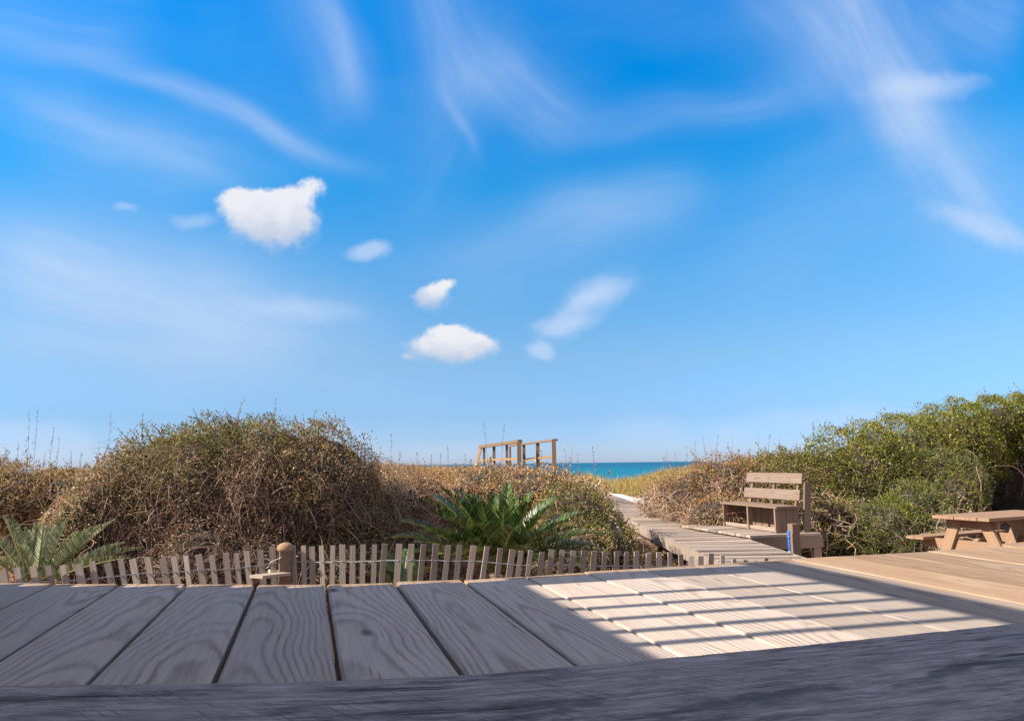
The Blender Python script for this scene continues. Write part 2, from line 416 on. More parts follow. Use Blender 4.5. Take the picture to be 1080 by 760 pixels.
# sea
M_sea, g, p, _ = new_mat('sea_water')
pos = g.n('ShaderNodeNewGeometry').outputs['Position']
sx, sy, sz = g.sep(pos)[:3]
f = g.ss(sy, 90.0, 900.0)
chop = g.noise(g.comb(g.m('MULTIPLY', sx, 0.25), g.m('MULTIPLY', sy, 0.8), 0.0), 0.12, 6.0, 0.65)
col = g.mix(f, (0.0, 0.15, 0.21), (0.0, 0.078, 0.15))
col = g.mix(g.m('MULTIPLY', g.ss(chop, 0.4, 0.7), 0.4), col, (0.0, 0.10, 0.17))
g.put(p.inputs['Base Color'], col)
p.inputs['Roughness'].default_value = 0.35
p.inputs['Specular IOR Level'].default_value = 0.04
wvn = g.noise(g.comb(sx, g.m('MULTIPLY', sy, 2.2), 0.0), 0.9, 5.0, 0.6)
foam = g.noise(g.comb(g.m('MULTIPLY', sx, 0.06), g.m('MULTIPLY', sy, 0.5), 5.0), 1.0, 6.0, 0.7)
col = g.mix(g.m('MULTIPLY', g.ss(foam, 0.66, 0.72), g.ss(sy, 1200.0, 150.0, 0.0, 0.35)), col, (0.55, 0.65, 0.66))
g.put(p.inputs['Base Color'], col)
bump(g, p, wvn, 0.6, 0.6)

# ------------------------------------------------------------------ object helpers
def mesh_obj(name, verts, faces, mat, parent=None, tint=None, wid=None, uvs=None, smooth=False):
    """one mesh object from numpy arrays; faces all quads or all triangles, or a list of ngons"""
    me = bpy.data.meshes.new(name)
    verts = np.asarray(verts, dtype=np.float32)
    if isinstance(faces, np.ndarray):
        k = faces.shape[1]
        n = len(faces)
        me.vertices.add(len(verts)); me.vertices.foreach_set('co', verts.ravel())
        me.loops.add(n * k); me.loops.foreach_set('vertex_index', faces.astype(np.int32).ravel())
        me.polygons.add(n)
        me.polygons.foreach_set('loop_start', np.arange(0, n * k, k, dtype=np.int32))
        me.update(calc_edges=True)
    else:
        me.from_pydata([tuple(map(float, q)) for q in verts], [], faces)
        me.update()
    nf_ = len(me.polygons)
    if uvs is not None:
        uvl = me.uv_layers.new(name='UVMap')
        uvl.data.foreach_set('uv', np.asarray(uvs, dtype=np.float32).ravel())
    for nm, arr in (('tint', tint), ('wid', wid)):
        if arr is not None:
            a = me.attributes.new(nm, 'FLOAT_COLOR', 'FACE')
            arr = np.asarray(arr, dtype=np.float32)
            if arr.shape[1] == 3:
                arr = np.hstack([arr, np.ones((len(arr), 1), np.float32)])
            a.data.foreach_set('color', arr.ravel())
    if smooth:
        me.polygons.foreach_set('use_smooth', np.ones(nf_, dtype=bool))
    me.materials.append(mat)
    me.validate()
    o = bpy.data.objects.new(name, me)
    COL.objects.link(o)
    if parent is not None:
        o.parent = parent
        o.matrix_parent_inverse = Matrix.Identity(4)
    return o

def thing(name, label, cat, loc=(0, 0, 0), group=None, rot=0.0):
    o = bpy.data.objects.new(name, None)
    COL.objects.link(o)
    o.location = loc
    o.rotation_euler = (0, 0, rot)
    o.empty_display_size = 0.2
    return tag(o, label, cat, group)
def tag(o, label, cat, group=None, kind=None):
    o['label'] = label
    o['category'] = cat
    if group:
        o['group'] = group
    if kind:
        o['kind'] = kind
    return o
def move_to(o, loc):
    """put a mesh object's origin at loc without moving its geometry"""
    loc = Vector(loc)
    n = len(o.data.vertices)
    a = np.empty(n * 3, np.float32); o.data.vertices.foreach_get('co', a)
    a = a.reshape(-1, 3) - np.array(loc, np.float32)
    o.data.vertices.foreach_set('co', a.ravel()); o.data.update()
    o.location = loc
    return o

class WB:
    """collects wooden boxes with their own grain coordinates and ids"""
    def __init__(s):
        s.v, s.f, s.uv, s.w = [], [], [], []
    def prism(s, prof, axis_o, ax, ay, az, L, wid=None, taper=None):
        """profile points (a,b) in axes ax,ay swept from axis_o along az by L"""
        wid = wid or (random.random(), random.random(), random.random(), random.random() * 0.4)
        n = len(prof); b0 = len(s.v)
        off = random.random() * 3
        for t in (0, 1):
            for (a, b) in prof:
                s.v.append(tuple(axis_o + ax * a + ay * b + az * (L * t)))
        for i in range(n):
            j = (i + 1) % n
            s.f.append([b0 + i, b0 + j, b0 + n + j, b0 + n + i])
            if abs(prof[i][1] - prof[j][1]) < abs(prof[i][0] - prof[j][0]):
                c0, c1 = prof[i][0], prof[j][0]
            else:
                c0, c1 = prof[i][1], prof[j][1]
            s.uv += [(c0, off), (c1, off), (c1, off + L), (c0, off + L)]
            s.w.append(wid)
        s.f.append([b0 + i for i in range(n)][::-1]); s.uv += [(prof[i][0], prof[i][1] + off) for i in range(n)][::-1]; s.w.append(wid)
        s.f.append([b0 + n + i for i in range(n)]); s.uv += [(prof[i][0], prof[i][1] + off) for i in range(n)]; s.w.append(wid)
        return s
    def box(s, c, ax, ay, az, sx, sy, sz, wid=None, bev=0.0):
        """box centred at c; az is the grain direction with length sz"""
        c = Vector(c); ax = Vector(ax).normalized(); ay = Vector(ay).normalized(); az = Vector(az).normalized()
        h, k = sx / 2, sy / 2
        if bev:
            e = bev
            prof = [(-h + e, -k), (h - e, -k), (h, -k + e), (h, k - e), (h - e, k), (-h + e, k), (-h, k - e), (-h, -k + e)]
        else:
            prof = [(-h, -k), (h, -k), (h, k), (-h, k)]
        if ax.cross(ay).dot(az) < 0:
            prof = [(-a, b) for a, b in prof][::1]
            ax = -ax
            prof = [(-a, b) for a, b in prof]
            prof = [(-a, b) for a, b in prof]
            ax = ax
        return s.prism(prof, c - az * (sz / 2), ax, ay, az, sz, wid)
    def beam(s, p0, p1, w_, t, up=(0, 0, 1), wid=None, bev=0.0):
        """board from p0 to p1; w_ across the side direction, t along up"""
        p0, p1 = Vector(p0), Vector(p1)
        az = (p1 - p0).normalized()
        up = Vector(up)
        ax = up.cross(az)
        if ax.length < 1e-4:
            ax = Vector((1, 0, 0)).cross(az)
        ax.normalize()
        ay = az.cross(ax).normalized()
        return s.box((p0 + p1) / 2, ax, ay, az, w_, t, (p1 - p0).length, wid, bev)
    def build(s, name, mat, parent=None):
        return mesh_obj(name, s.v, s.f, mat, parent, wid=s.w, uvs=s.uv)

def tube_arrays(paths, radii, sides=3):
    """paths: (N, K, 3); radii (N, K). returns verts, quad faces"""
    P = np.asarray(paths, float); N, K, _ = P.shape
    T = np.gradient(P, axis=1)
    T /= np.linalg.norm(T, axis=2, keepdims=True) + 1e-9
    ref = np.tile(np.array([0.31, 0.2, 0.93]), (N, K, 1))
    A = np.cross(T, ref); A /= np.linalg.norm(A, axis=2, keepdims=True) + 1e-9
    B = np.cross(T, A)
    ang = np.arange(sides) * 2 * np.pi / sides
    ring = (A[:, :, None, :] * np.cos(ang)[None, None, :, None] + B[:, :, None, :] * np.sin(ang)[None, None, :, None]) * radii[:, :, None, None]
    Vv = (P[:, :, None, :] + ring).reshape(-1, 3)
    idx = np.arange(N * K * sides).reshape(N, K, sides)
    a = idx[:, :-1, :]; b = np.roll(idx, -1, axis=2)[:, :-1, :]
    c = np.roll(idx, -1, axis=2)[:, 1:, :]; d = idx[:, 1:, :]
    F = np.stack([a, b, c, d], axis=-1).reshape(-1, 4)
    return Vv, F, np.repeat(np.arange(N), (K - 1) * sides)

def unit(v):
    return v / (np.linalg.norm(v, axis=-1, keepdims=True) + 1e-9)
def leaf_arrays(P, D, Nn, ln, wd):
    """diamond leaves at P pointing along D with normal Nn, folded a little"""
    S = unit(np.cross(D, Nn)); Nn = unit(np.cross(S, D))
    tip = P + D * ln[:, None]
    mid = P + D * (ln * 0.45)[:, None] + Nn * (wd * 0.25)[:, None]
    l = mid + S * (wd * 0.5)[:, None]; r = mid - S * (wd * 0.5)[:, None]
    Vv = np.stack([P, r, tip, l], axis=1).reshape(-1, 3)
    F = np.arange(len(P) * 4).reshape(-1, 4)
    return Vv, F
def pick(cols, wts, n, jit=0.18):
    cols = np.array(cols, float); wts = np.array(wts, float); wts /= wts.sum()
    c = cols[RNG.choice(len(cols), n, p=wts)]
    return np.clip(c * (1 + RNG.normal(0, jit, (n, 1))) * (1 + RNG.normal(0, 0.06, (n, 3))), 0.004, 0.9)

# ------------------------------------------------------------------ terrain
WALK_Z = 0.50
wl = [(677, 553), (748, 583)]
wr = [(752, 557), (832, 586)]
pl = [on_z(x, y, WALK_Z) for x, y in wl]; pr = [on_z(x, y, WALK_Z) for x, y in wr]
farL, farR = on_z(622, 525, WALK_Z), on_z(633, 517, WALK_Z)
# walkway edges as straight lines x = a + b*y
def line(p, q):
    b = (q.x - p.x) / (q.y - p.y)
    return p.x - b * p.y, b
LA, LB = line(pl[1], pl[0])
RA, RB = line(pr[1], pr[0])
print('walk edges', pl, pr, farL, farR, LA, LB, RA, RB)
WB_SLOPE = (farL.x + farR.x - 2 * 0) / 2
cN = ((pl[1].x + LA + LB * pl[1].y) / 2 + (RA + RB * pl[1].y)) / 2
Y0w = 9.0
c0 = ((LA + LB * 10.5) + (RA + RB * 10.5)) / 2
c1 = (on_z(627, 521, WALK_Z))
WSL = (c1.x - c0) / (c1.y - 10.5)
def walk_x(y):
    return c0 + (y - 10.5) * WSL
WW = 1.16                                       # walkway width
def sstep(a, b, x):
    t = np.clip((x - a) / (b - a), 0, 1)
    return t * t * (3 - 2 * t)
def walk_z(y):
    return WALK_Z + 0.50 * sstep(28, 44, y)
def terrain(x, y):
    x = np.asarray(x, float); y = np.asarray(y, float)
    s = x - walk_x(y)
    n = 0.07 * np.sin(x * 0.9 + 1.3) * np.cos(y * 0.7) + 0.05 * np.sin(x * 2.1 + y * 1.3) + 0.03 * np.sin(x * 4.3 - y * 3.1)
    base = 0.0 + 0.20 * sstep(1.5, 5, s) * sstep(6, 10, y)
    corr = -0.05 * sstep(8, 9, y) + 0.20 * sstep(12.5, 16, y) + 0.62 * sstep(26, 44, y) * (0.25 + 0.75 * sstep(2.0, 0.9, s))
    left = 1.22 * sstep(9.5, 19, y) * sstep(-1.2, -4.6, s) + 0.16 * sstep(14, 22, y) * sstep(-4, -10, s)
    far_ = sstep(22, 34, y)
    right = 0.95 * sstep(13.5, 22, y) * (sstep(1.2, 4.2, s) * (1 - far_) + 0.86 * sstep(2.0, 7.0, s) * far_) + 0.5 * sstep(15, 25, y) * sstep(5, 14, s)
    z = base + np.maximum(corr, np.maximum(left, right)) + n * sstep(3, 12, y)
    z = z * sstep(92, 47, y) - 3.4 * sstep(47, 92, y)
    return z
gx = np.unique(np.concatenate([np.linspace(-12, 16, 150), np.linspace(-40, 40, 90), np.linspace(-260, 260, 60)]))
gy = np.unique(np.concatenate([np.linspace(4, 50, 190), np.linspace(-60, 4, 20), np.linspace(50, 130, 40)]))
X, Yg = np.meshgrid(gx, gy)
Z = terrain(X, Yg)
vv = np.stack([X.ravel(), Yg.ravel(), Z.ravel()], 1)
ii = np.arange(len(vv)).reshape(X.shape)
ff = np.stack([ii[:-1, :-1], ii[:-1, 1:], ii[1:, 1:], ii[1:, :-1]], -1).reshape(-1, 4)
ground = mesh_obj('ground', vv, ff, M_ground, smooth=True)
ground['kind'] = 'structure'
s_ = vv[:, 0] - walk_x(vv[:, 1]); yv = vv[:, 1]
litter = np.ones(len(vv))
litter *= 1 - 0.95 * sstep(15.5, 19, yv) * sstep(2.6, 1.6, s_) * sstep(0.2, 0.7, s_)                    # bare sand right of the walk
litter *= 1 - 0.95 * sstep(15, 16.5, yv) * sstep(24, 21, yv) * sstep(-1.5, -1.1, s_) * sstep(-0.3, -0.6, s_)
litter *= 1 - 0.98 * sstep(11.2, 11.6, yv) * sstep(13.3, 12.7, yv) * sstep(1.2, 1.7, s_) * sstep(4.6, 3.9, s_)   # streak before the hedge
litter *= 1 - sstep(50, 60, yv)
la = ground.data.attributes.new('litter', 'FLOAT', 'POINT')
la.data.foreach_set('value', litter.astype(np.float32))

sea = mesh_obj('sea', [(-9000, 60, -2.25), (9000, 60, -2.25), (9000, 14000, -2.25), (-9000, 14000, -2.25)], [[0, 1, 2, 3]], M_sea)
sea['kind'] = 'structure'

# ------------------------------------------------------------------ deck
edge_px = [(-60, 614.5), (0, 614.5), (130, 615), (275, 615.5), (345, 615), (400, 613.6), (480, 611.5), (545, 607.5), (620, 602), (690, 598), (780, 592), (860, 587), (986, 580), (1080, 573.5), (1180, 566)]
eu = [uv_of(on_z(x, y, ZD)) for x, y in edge_px]
ev = [q[1] for q in eu]; eu_ = [q[0] for q in eu]
def edge_u(v):
    return float(np.interp(v, ev, eu_))
print('deck edge', [(round(a, 3), round(b, 3)) for b, a in eu])
seam_px = [(130, 617), (200, 617), (272, 616), (345, 615), (417, 613), (487, 611), (540, 609), (617, 603), (682, 598)]
print('seams v', [round(uv_of(on_z(x, y, ZD))[1], 3) for x, y in seam_px])
print('near seams', [round(uv_of(on_z(x, y, ZD))[1], 3) for x, y in [(0, 700), (97, 718), (230, 718), (357, 717), (487, 712), (605, 700), (720, 688)]])
V_SEAM = uv_of(on_z(351, 666, ZD))[1]
BW = 0.1385
deck = thing('deck', 'broad pale plank deck with barred railing shadow across it', 'deck', from_uv(1.0, 0.3, 0))
verts, faces, uvs, wid = [], [], [], []
for i in range(-12, 34):
    gap = 0.0035 if i >= 3 else 0.0062
    v0 = V_SEAM + i * BW + gap / 2
    v1 = v0 + BW - gap
    vm = (v0 + v1) / 2; hw = (v1 - v0) / 2
    ue = edge_u(vm) + random.uniform(-0.004, 0.004) * (1 if i < 3 else 0.4)
    e = 0.0021 if i >= 2 else 0.0035
    lift = random.uniform(-0.0012, 0.0012)
    ue0 = ue
    prof = [(-hw, -0.036), (-hw, -e), (-hw + e, 0), (hw - e, 0), (hw, -e), (hw, -0.036)]
    warm = 1.0 if i >= 8 else (0.75 if i == 7 else random.random() * 0.35)
    sill_board = (random.random(), random.random(), random.random(), warm)
    us = [(-2.6, 0), (ue0 - 0.034, 0), (ue0 - 0.007, 0), (ue0 - 0.002, 1), (ue0, 2)]
    b0 = len(verts); n = len(prof); so_ = random.random() * 4
    for (u_, k_) in us:
        for (a, b) in prof:
            dz = -0.0015 * k_ if b > -0.02 else 0
            dv = a * (1 - 0.012 * k_)
            skew = (edge_u(vm + a) - edge_u(vm)) if k_ or u_ > 0 else 0
            verts.append(from_uv(u_ + skew, vm + dv, ZD + b + dz + lift))
    for k_ in range(len(us) - 1):
        for j in range(n):
            j2 = (j + 1) % n
            faces.append([b0 + k_ * n + j, b0 + (k_ + 1) * n + j, b0 + (k_ + 1) * n + j2, b0 + k_ * n + j2])
            wid.append((*sill_board[:3], 1.0) if k_ >= 1 else sill_board)
            A = prof[j][0] + (0.03 if prof[j][1] < -0.02 else 0); B = prof[j2][0] + (0.03 if prof[j2][1] < -0.02 else 0)
            uvs += [(A, us[k_][0] + so_), (A, us[k_ + 1][0] + so_), (B, us[k_ + 1][0] + so_), (B, us[k_][0] + so_)]
    faces.append([b0 + (len(us) - 1) * n + j for j in range(n)][::-1]); wid.append((*sill_board[:3], 1.0))
    uvs += [(prof[j][0], prof[j][1] + so_) for j in range(n)][::-1]
    faces.append([b0 + j for j in range(n)]); wid.append(sill_board)
    uvs += [(prof[j][0], prof[j][1] + so_) for j in range(n)]
plank = mesh_obj('planking', verts, faces, M_deck, wid=wid, uvs=uvs)
plank.parent = deck; plank.matrix_parent_inverse = Matrix.Translation(-deck.location)
def adopt(o, root):
    o.parent = root
    o.matrix_parent_inverse = (Matrix.Translation(root.location) @ Matrix.Rotation(root.rotation_euler.z, 4, 'Z')).inverted()
    return o
jb = WB()
for u_ in (0.35, 0.75, 1.12):
    jb.beam(from_uv(u_, -1.6, ZD - 0.115), from_uv(u_, 4.5, ZD - 0.115), 0.045, 0.15)
adopt(jb.build('joist', M_deck), deck)
for v_ in (-1.4, 0.6, 2.6, 4.3):
    pb = WB().beam(from_uv(1.06, v_, -0.1), from_uv(1.06, v_, ZD - 0.2), 0.14, 0.14)
    adopt(pb.build('support_post', M_post), deck)

# railing on the left of the deck, its shadow is what crosses the boards
TE = math.tan(SUN_EL) / math.cos(SUN_OFF)
rv = -0.80
railing = thing('deck_railing', 'wooden deck railing with close boards below and thin balusters above', 'railing', from_uv(0.5, rv, ZD))
def hv(v):                                     # height whose shadow falls at v
    return (v - rv) * TE
LIP = 0.035
h_lo, h_hi, h_cap = hv(0.415), hv(1.0), hv(1.09)
pw = WB()
# lower boards: horizontal planks, free ends stepped so their shadow follows the deck edge
hcur = 0.003
k_ = 0
while hcur < h_lo - 0.01:
    hn = min(hcur + 0.078, h_lo)
    gap = 0.0
    vmid = rv + (hcur + hn) / 2 / TE
    ue = edge_u(vmid) - LIP
    pw.beam(from_uv(-2.4, rv, ZD + (hcur + hn - gap) / 2), from_uv(ue + math.tan(SUN_OFF) * (vmid - rv), rv, ZD + (hcur + hn - gap) / 2), 0.02, hn - hcur - gap)
    hcur = hn
    k_ += 1
adopt(pw.build('board_panel', M_bench), railing)
# end post beyond the balusters
u_in = uv_of(on_z(700, 608.5, ZD))[0]
u_out = edge_u(0.7) - LIP
pp = WB().box(from_uv((u_in + u_out) / 2 + math.tan(SUN_OFF) * 1.5, rv, ZD + (h_lo + h_cap) / 2 + 0.002), V, U, Vector((0, 0, 1)), 0.03, u_out - u_in, h_cap - h_lo - 0.004)
adopt(pp.build('end_post', M_bench), railing)
bar_px = [(700, 624), (700, 635.5), (700, 648), (700, 662), (700, 677)]
for x, y in bar_px:
    u_, v_ = uv_of(on_z(x, y, ZD))
    bb = WB().box(from_uv(u_ + math.tan(SUN_OFF) * 1.5, rv, ZD + (h_lo + h_hi) / 2), V, U, Vector((0, 0, 1)), 0.024, 0.024, h_hi - h_lo)
    adopt(bb.build('baluster', M_bench), railing)
cb = WB().beam(from_uv(-2.4, rv, ZD + (h_hi + h_cap) / 2), from_uv(edge_u(1.05) + 0.0, rv, ZD + (h_hi + h_cap) / 2), 0.03, h_cap - h_hi)
adopt(cb.build('top_rail', M_bench), railing)
# tall boarded panel added out of view at the camera end to shade the sill
tp = WB()
hcur = h_lo + 0.002
while hcur < 1.9:
    tp.beam(from_uv(-2.4, rv - 0.035, ZD + hcur + 0.07), from_uv(0.70, rv - 0.035, ZD + hcur + 0.07), 0.02, 0.14)
    hcur += 0.14
adopt(tp.build('shade_panel', M_bench), railing)

# ------------------------------------------------------------------ sill timber at the very front
ZS = 1.75 - 0.12
sill_px = [(-80, 722), (0, 722), (100, 720.5), (240, 719), (360, 716.5), (480, 711), (600, 702), (700, 693), (800, 684), (900, 674), (1000, 664), (1080, 655.5), (1180, 644)]
sp_ = [uv_of(on_z(x, y, ZS)) for x, y in sill_px]
vs_ = np.linspace(sp_[0][1] - 0.2, sp_[-1][1] + 0.3, 120)
us_ = np.interp(vs_, [q[1] for q in sp_], [q[0] for q in sp_])
us_ = us_ + RNG.normal(0, 0.0004, len(us_))
sv, sf, suv = [], [], []
prof = [(0.004, -0.11), (0.003, -0.004), (0.0, -0.0005), (-0.008, 0.0), (-0.09, 0.0), (-0.19, 0.0), (-0.2, -0.01), (-0.2, -0.11)]
n = len(prof)
for k_, (v_, u_) in enumerate(zip(vs_, us_)):
    for (a, b) in prof:
        sv.append(from_uv(u_ + a, v_, ZS + b))
for k_ in range(len(vs_) - 1):
    for j in range(n):
        j2 = (j + 1) % n
        sf.append([k_ * n + j, k_ * n + j2, (k_ + 1) * n + j2, (k_ + 1) * n + j])
        a, b = prof[j], prof[j2]
        ca = a[0] + (a[1] if j in (0, 7) else 0); cb_ = b[0] + (b[1] if j2 in (0, 7) else 0)
        suv += [(ca, vs_[k_]), (cb_, vs_[k_]), (cb_, vs_[k_ + 1]), (ca, vs_[k_ + 1])]
sf.append(list(range(n))[::-1]); suv += [(0, 0)] * n
sf.append([(len(vs_) - 1) * n + j for j in range(n)]); suv += [(0, 0)] * n
sill = mesh_obj('timber_sill', sv, sf, M_sill, uvs=suv)
tag(sill, 'rough weathered violet grey timber across the very front', 'timber')
move_to(sill, from_uv(0.4, 0, ZS - 0.11))

# ------------------------------------------------------------------ snow fence
pk = [(-12, 597), (2, 596), (17, 594), (34, 592), (50, 592), (66, 592), (82, 591), (97, 589), (112, 588), (127, 587), (139, 585.5), (155, 585), (171, 585), (183, 584), (196, 584),
      (209, 582), (223, 583), (238, 582), (249, 582), (260, 580), (274, 579), (287, 576), (309, 575), (320, 575), (329, 576), (339, 575), (351, 575), (361, 574), (372, 575), (383, 574), (395, 574),
      (406, 573), (421, 573), (434, 573), (447, 573), (460, 573), (473, 574), (485, 574), (500, 574), (514, 575), (528, 577), (541, 578), (550, 579.5), (560, 579), (572, 581),
      (582, 578.5), (593, 579), (605, 579.5), (616, 580), (627, 580.5), (638, 581), (650.5, 581), (661, 582), (671.5, 581), (684, 583), (695, 582), (706.5, 582), (718, 584),
      (729, 586), (739, 586), (750, 583), (762, 585), (774, 589), (786, 590), (797, 591), (808, 588)]
fd = lambda x: float(np.interp(x, [0, 100, 200, 300, 420, 560, 700, 820], [4.3, 4.5, 4.9, 5.3, 5.2, 5.3, 5.6, 5.7]))
lean = lambda x: float(np.interp(x, [0, 110, 210, 274, 320, 446, 514, 535, 582, 627, 700, 800], [-0.29, -0.26, -0.20, -0.13, -0.06, 0.07, 0.13, 0.17, 0.11, 0.11, 0.03, 0.04]))
base0 = at(300, 600, 5.3)
fence = thing('picket_fence', 'low sand fence of thin grey pickets wired together before the dune', 'fence', (base0.x, base0.y, 0))
wpts = []
for x, y in pk:
    D = fd(x)
    top = at(x, y, D)
    ln_ = lean(x) + random.gauss(0, 0.018)
    zb = float(terrain(top.x, top.y)) - 0.05
    H = top.z - zb
    bot = Vector((top.x - ln_ * H, top.y + random.gauss(0, 0.012), zb))
    b = WB()
    fa = AX * 0.5 + random.gauss(-0.10, 0.10) + (0.16 if x > 430 else 0)          # facing of the picket
    side = Vector((math.cos(fa), math.sin(fa), 0))
    az = (top - bot).normalized()
    side = (side - az * side.dot(az)).normalized()
    fr = az.cross(side)
    wpk = 0.036 * random.uniform(0.88, 1.18)
    b.box((top + bot) / 2, side, fr, az, wpk, 0.011, H, wid=(random.random(), random.random(), random.random() ** 1.3, 0.0))
    adopt(b.build('picket', M_picket), fence)
    wpts.append((bot, top, az, fr))
for dz in (0.105, 0.55, 1.0):
    segs = []
    prev = None
    for (bot, top, az, fr) in wpts:
        H = (top - bot).length
        pt = top - az * dz * (H / 1.2)
        if prev is not None:
            mid = (prev + pt) / 2
            for ph in (0, 1):
                path = []
                for k_ in range(9):
                    t = k_ / 8
                    q = prev.lerp(pt, t)
                    s2 = math.sin(t * math.pi)
                    off = 0.0085 if ph == 0 else -0.0085
                    tw = math.cos(t * math.pi * 4)
                    q = q + Vector((0, off * (1 - s2) + s2 * 0.003 * math.sin(t * 19 + ph * 3.1), (0.003 * tw * (1 if ph else -1)) * s2))
                    path.append(q)
                segs.append(path)
        prev = pt
    P = np.array([[tuple(q) for q in s] for s in segs])
    Vv, F, _ = tube_arrays(P, np.full(P.shape[:2], 0.0021), 5)
    adopt(mesh_obj('wire', Vv, F, M_wire), fence)

# round-topped post in the fence line
pt = at(301, 577, 5.25)
post = thing('wooden_post', 'stout wooden post with domed cap standing in the picket fence line', 'post', (pt.x, pt.y, 0))
def lathe(prof, n=20, squash=1.0):
    vs, fs = [], []
    for (r, z) in prof:
        for k_ in range(n):
            a = 2 * math.pi * k_ / n
            vs.append((r * math.cos(a), r * math.sin(a) * squash, z))
    for i in range(len(prof) - 1):
        for k_ in range(n):
            k2 = (k_ + 1) % n
            fs.append([i * n + k_, i * n + k2, (i + 1) * n + k2, (i + 1) * n + k_])
    fs.append([k_ for k_ in range(n)][::-1]); fs.append([(len(prof) - 1) * n + k_ for k_ in range(n)])
    return vs, fs
def lathe_obj(name, prof, mat, parent, loc=(0, 0, 0), n=20):
    vs, fs = lathe(prof, n)
    uvs = []
    for f_ in fs:
        for i in f_:
            x, y, z = vs[i]
            uvs.append((math.atan2(y, x) * 0.05, z))
    o = mesh_obj(name, vs, fs, mat, parent, wid=[(0.3, 0.6, 0.7, 0.5)] * len(fs), uvs=uvs, smooth=True)
    o.location = loc
    return o
hz = pt.z
adopt(WB().beam((pt.x, pt.y, -0.15), (pt.x, pt.y, hz - 0.02), 0.080, 0.080, up=tuple(U), wid=(0.3, 0.6, 0.3, 0.3), bev=0.008).build('shaft', M_post), post)
lathe_obj('cap', [(0.046, hz - 0.024), (0.055, hz - 0.018), (0.057, hz - 0.006), (0.052, hz + 0.012), (0.039, hz + 0.025), (0.02, hz + 0.032), (0.004, hz + 0.034)], M_table, post)  # paler wood than the shaft, sunlight on the cap put into the colour
rb = WB()
p0 = at(270, 608, 4.95); p1 = at(300, 604.5, 5.2)
rb.beam(p0, p1, 0.11, 0.018, wid=(0.2, 0.4, 0.9, 0.2))
p2 = at(284, 604, 5.25); p3 = at(301, 605, 5.3)
rb.beam(p2 + Vector((0, 0, 0.012)), p3 + Vector((0, 0, 0.005)), 0.08, 0.018, wid=(0.5, 0.7, 0.9, 0.9))
adopt(rb.build('rail_end', M_walk), post)
wq = []
for k_ in range(14):
    t = k_ / 13
    wq.append(tuple(at(278 + 18 * t + 2.2 * math.sin(9 * t), 600 - 14 * t, 5.2)))
Vv, F, _ = tube_arrays(np.array([wq]), np.full((1, 14), 0.0025), 5)
adopt(mesh_obj('wire', Vv, F, M_wire), post)

# ------------------------------------------------------------------ boardwalk
walk = thing('boardwalk', 'long grey weathered boardwalk climbing to the sea', 'boardwalk', (walk_x(10), 10, 0))
wd_ = Vector((WSL, 1, 0)).normalized(); wn_ = Vector((wd_.y, -wd_.x, 0))
pb = WB()
y = 8.2
while y < 50:
    bw = random.uniform(0.135, 0.19)
    cy = y + bw / 2
    z = float(walk_z(cy)) + random.uniform(-0.006, 0.006)
    c = Vector((walk_x(cy), cy, z - 0.019))
    slp = (float(walk_z(cy + 0.2)) - float(walk_z(cy - 0.2))) / 0.4
    tw = random.gauss(0, 0.006)
    axl = (wn_ + wd_ * random.gauss(0, 0.010) + Vector((0, 0, tw))).normalized()
    pb.box(c, Vector((wd_.x, wd_.y, slp)), Vector((0, 0, 1)), axl, bw - 0.016, 0.038, WW,
           wid=(random.random(), random.random(), random.random(), 0.0 if random.random() < 0.85 else 0.6))
    y += bw
adopt(pb.build('planking', M_walk), walk)
for sgn in (-1, 1):
    sb = WB()
    y = 8.3
    while y < 49:
        y2 = y + 2.7
        z1, z2 = float(walk_z(y)), float(walk_z(y2))
        o_ = wn_ * sgn * (WW / 2 + 0.022)
        sb.beam(Vector((walk_x(y), y, z1 - 0.098)) + o_, Vector((walk_x(y2), y2, z2 - 0.098)) + o_, 0.04, 0.19)
        y = y2 + 0.004
    adopt(sb.build('stringer', M_walk), walk)
y = 9.2
while y < 30:
    for sgn in (-1, 1):
        q = Vector((walk_x(y), y, 0)) + wn_ * sgn * (WW / 2 - 0.105)
        zt = float(terrain(q.x, q.y))
        if walk_z(y) - 0.06 > zt + 0.05:
            adopt(WB().beam((q.x, q.y, zt - 0.1), (q.x, q.y, float(walk_z(y)) - 0.045), 0.09, 0.09).build('support_post', M_bench), walk)
    y += 2.4

# ------------------------------------------------------------------ bench platform and bench
bp = on_z(820, 562, WALK_Z + 0.0)
YB = 12.4
nr = at(820, 562, YB)                                   # near front bottom corner of the bench box
zP = nr.z
nu, nv = uv_of(nr)
print('bench corner', nr, nu, nv)
plat = thing('platform', 'small raised wooden platform joined to the boardwalk under the bench', 'platform', from_uv(nu, nv, 0))
pb = WB()
LEN = 1.62
v_lo = nv - 0.62; v_hi = nv + 0.72
u_lo = nu - 0.16; u_hi = nu + LEN + 0.35
u_ = u_lo
while u_ < u_hi:
    bw = 0.14
    pb.box(from_uv(u_ + bw / 2, (v_lo + v_hi) / 2, zP - 0.022), U, Vector((0, 0, 1)), V, bw - 0.008, 0.038, v_hi - v_lo + random.uniform(-0.02, 0.02))
    u_ += bw
adopt(pb.build('planking', M_walk), plat)
fb = WB()
fb.beam(from_uv(u_lo + 0.03, v_lo + 0.02, zP - 0.14), from_uv(u_lo + 0.03, v_hi + 0.03, zP - 0.14), 0.04, 0.20)
fb.beam(from_uv(u_hi - 0.03, v_lo + 0.02, zP - 0.14), from_uv(u_hi - 0.03, v_hi, zP - 0.14), 0.04, 0.20)
fb.beam(from_uv(u_lo + 0.055, v_hi, zP - 0.14), from_uv(u_hi - 0.055, v_hi, zP - 0.14), 0.04, 0.20)
adopt(fb.build('rim_beam', M_bench), plat)
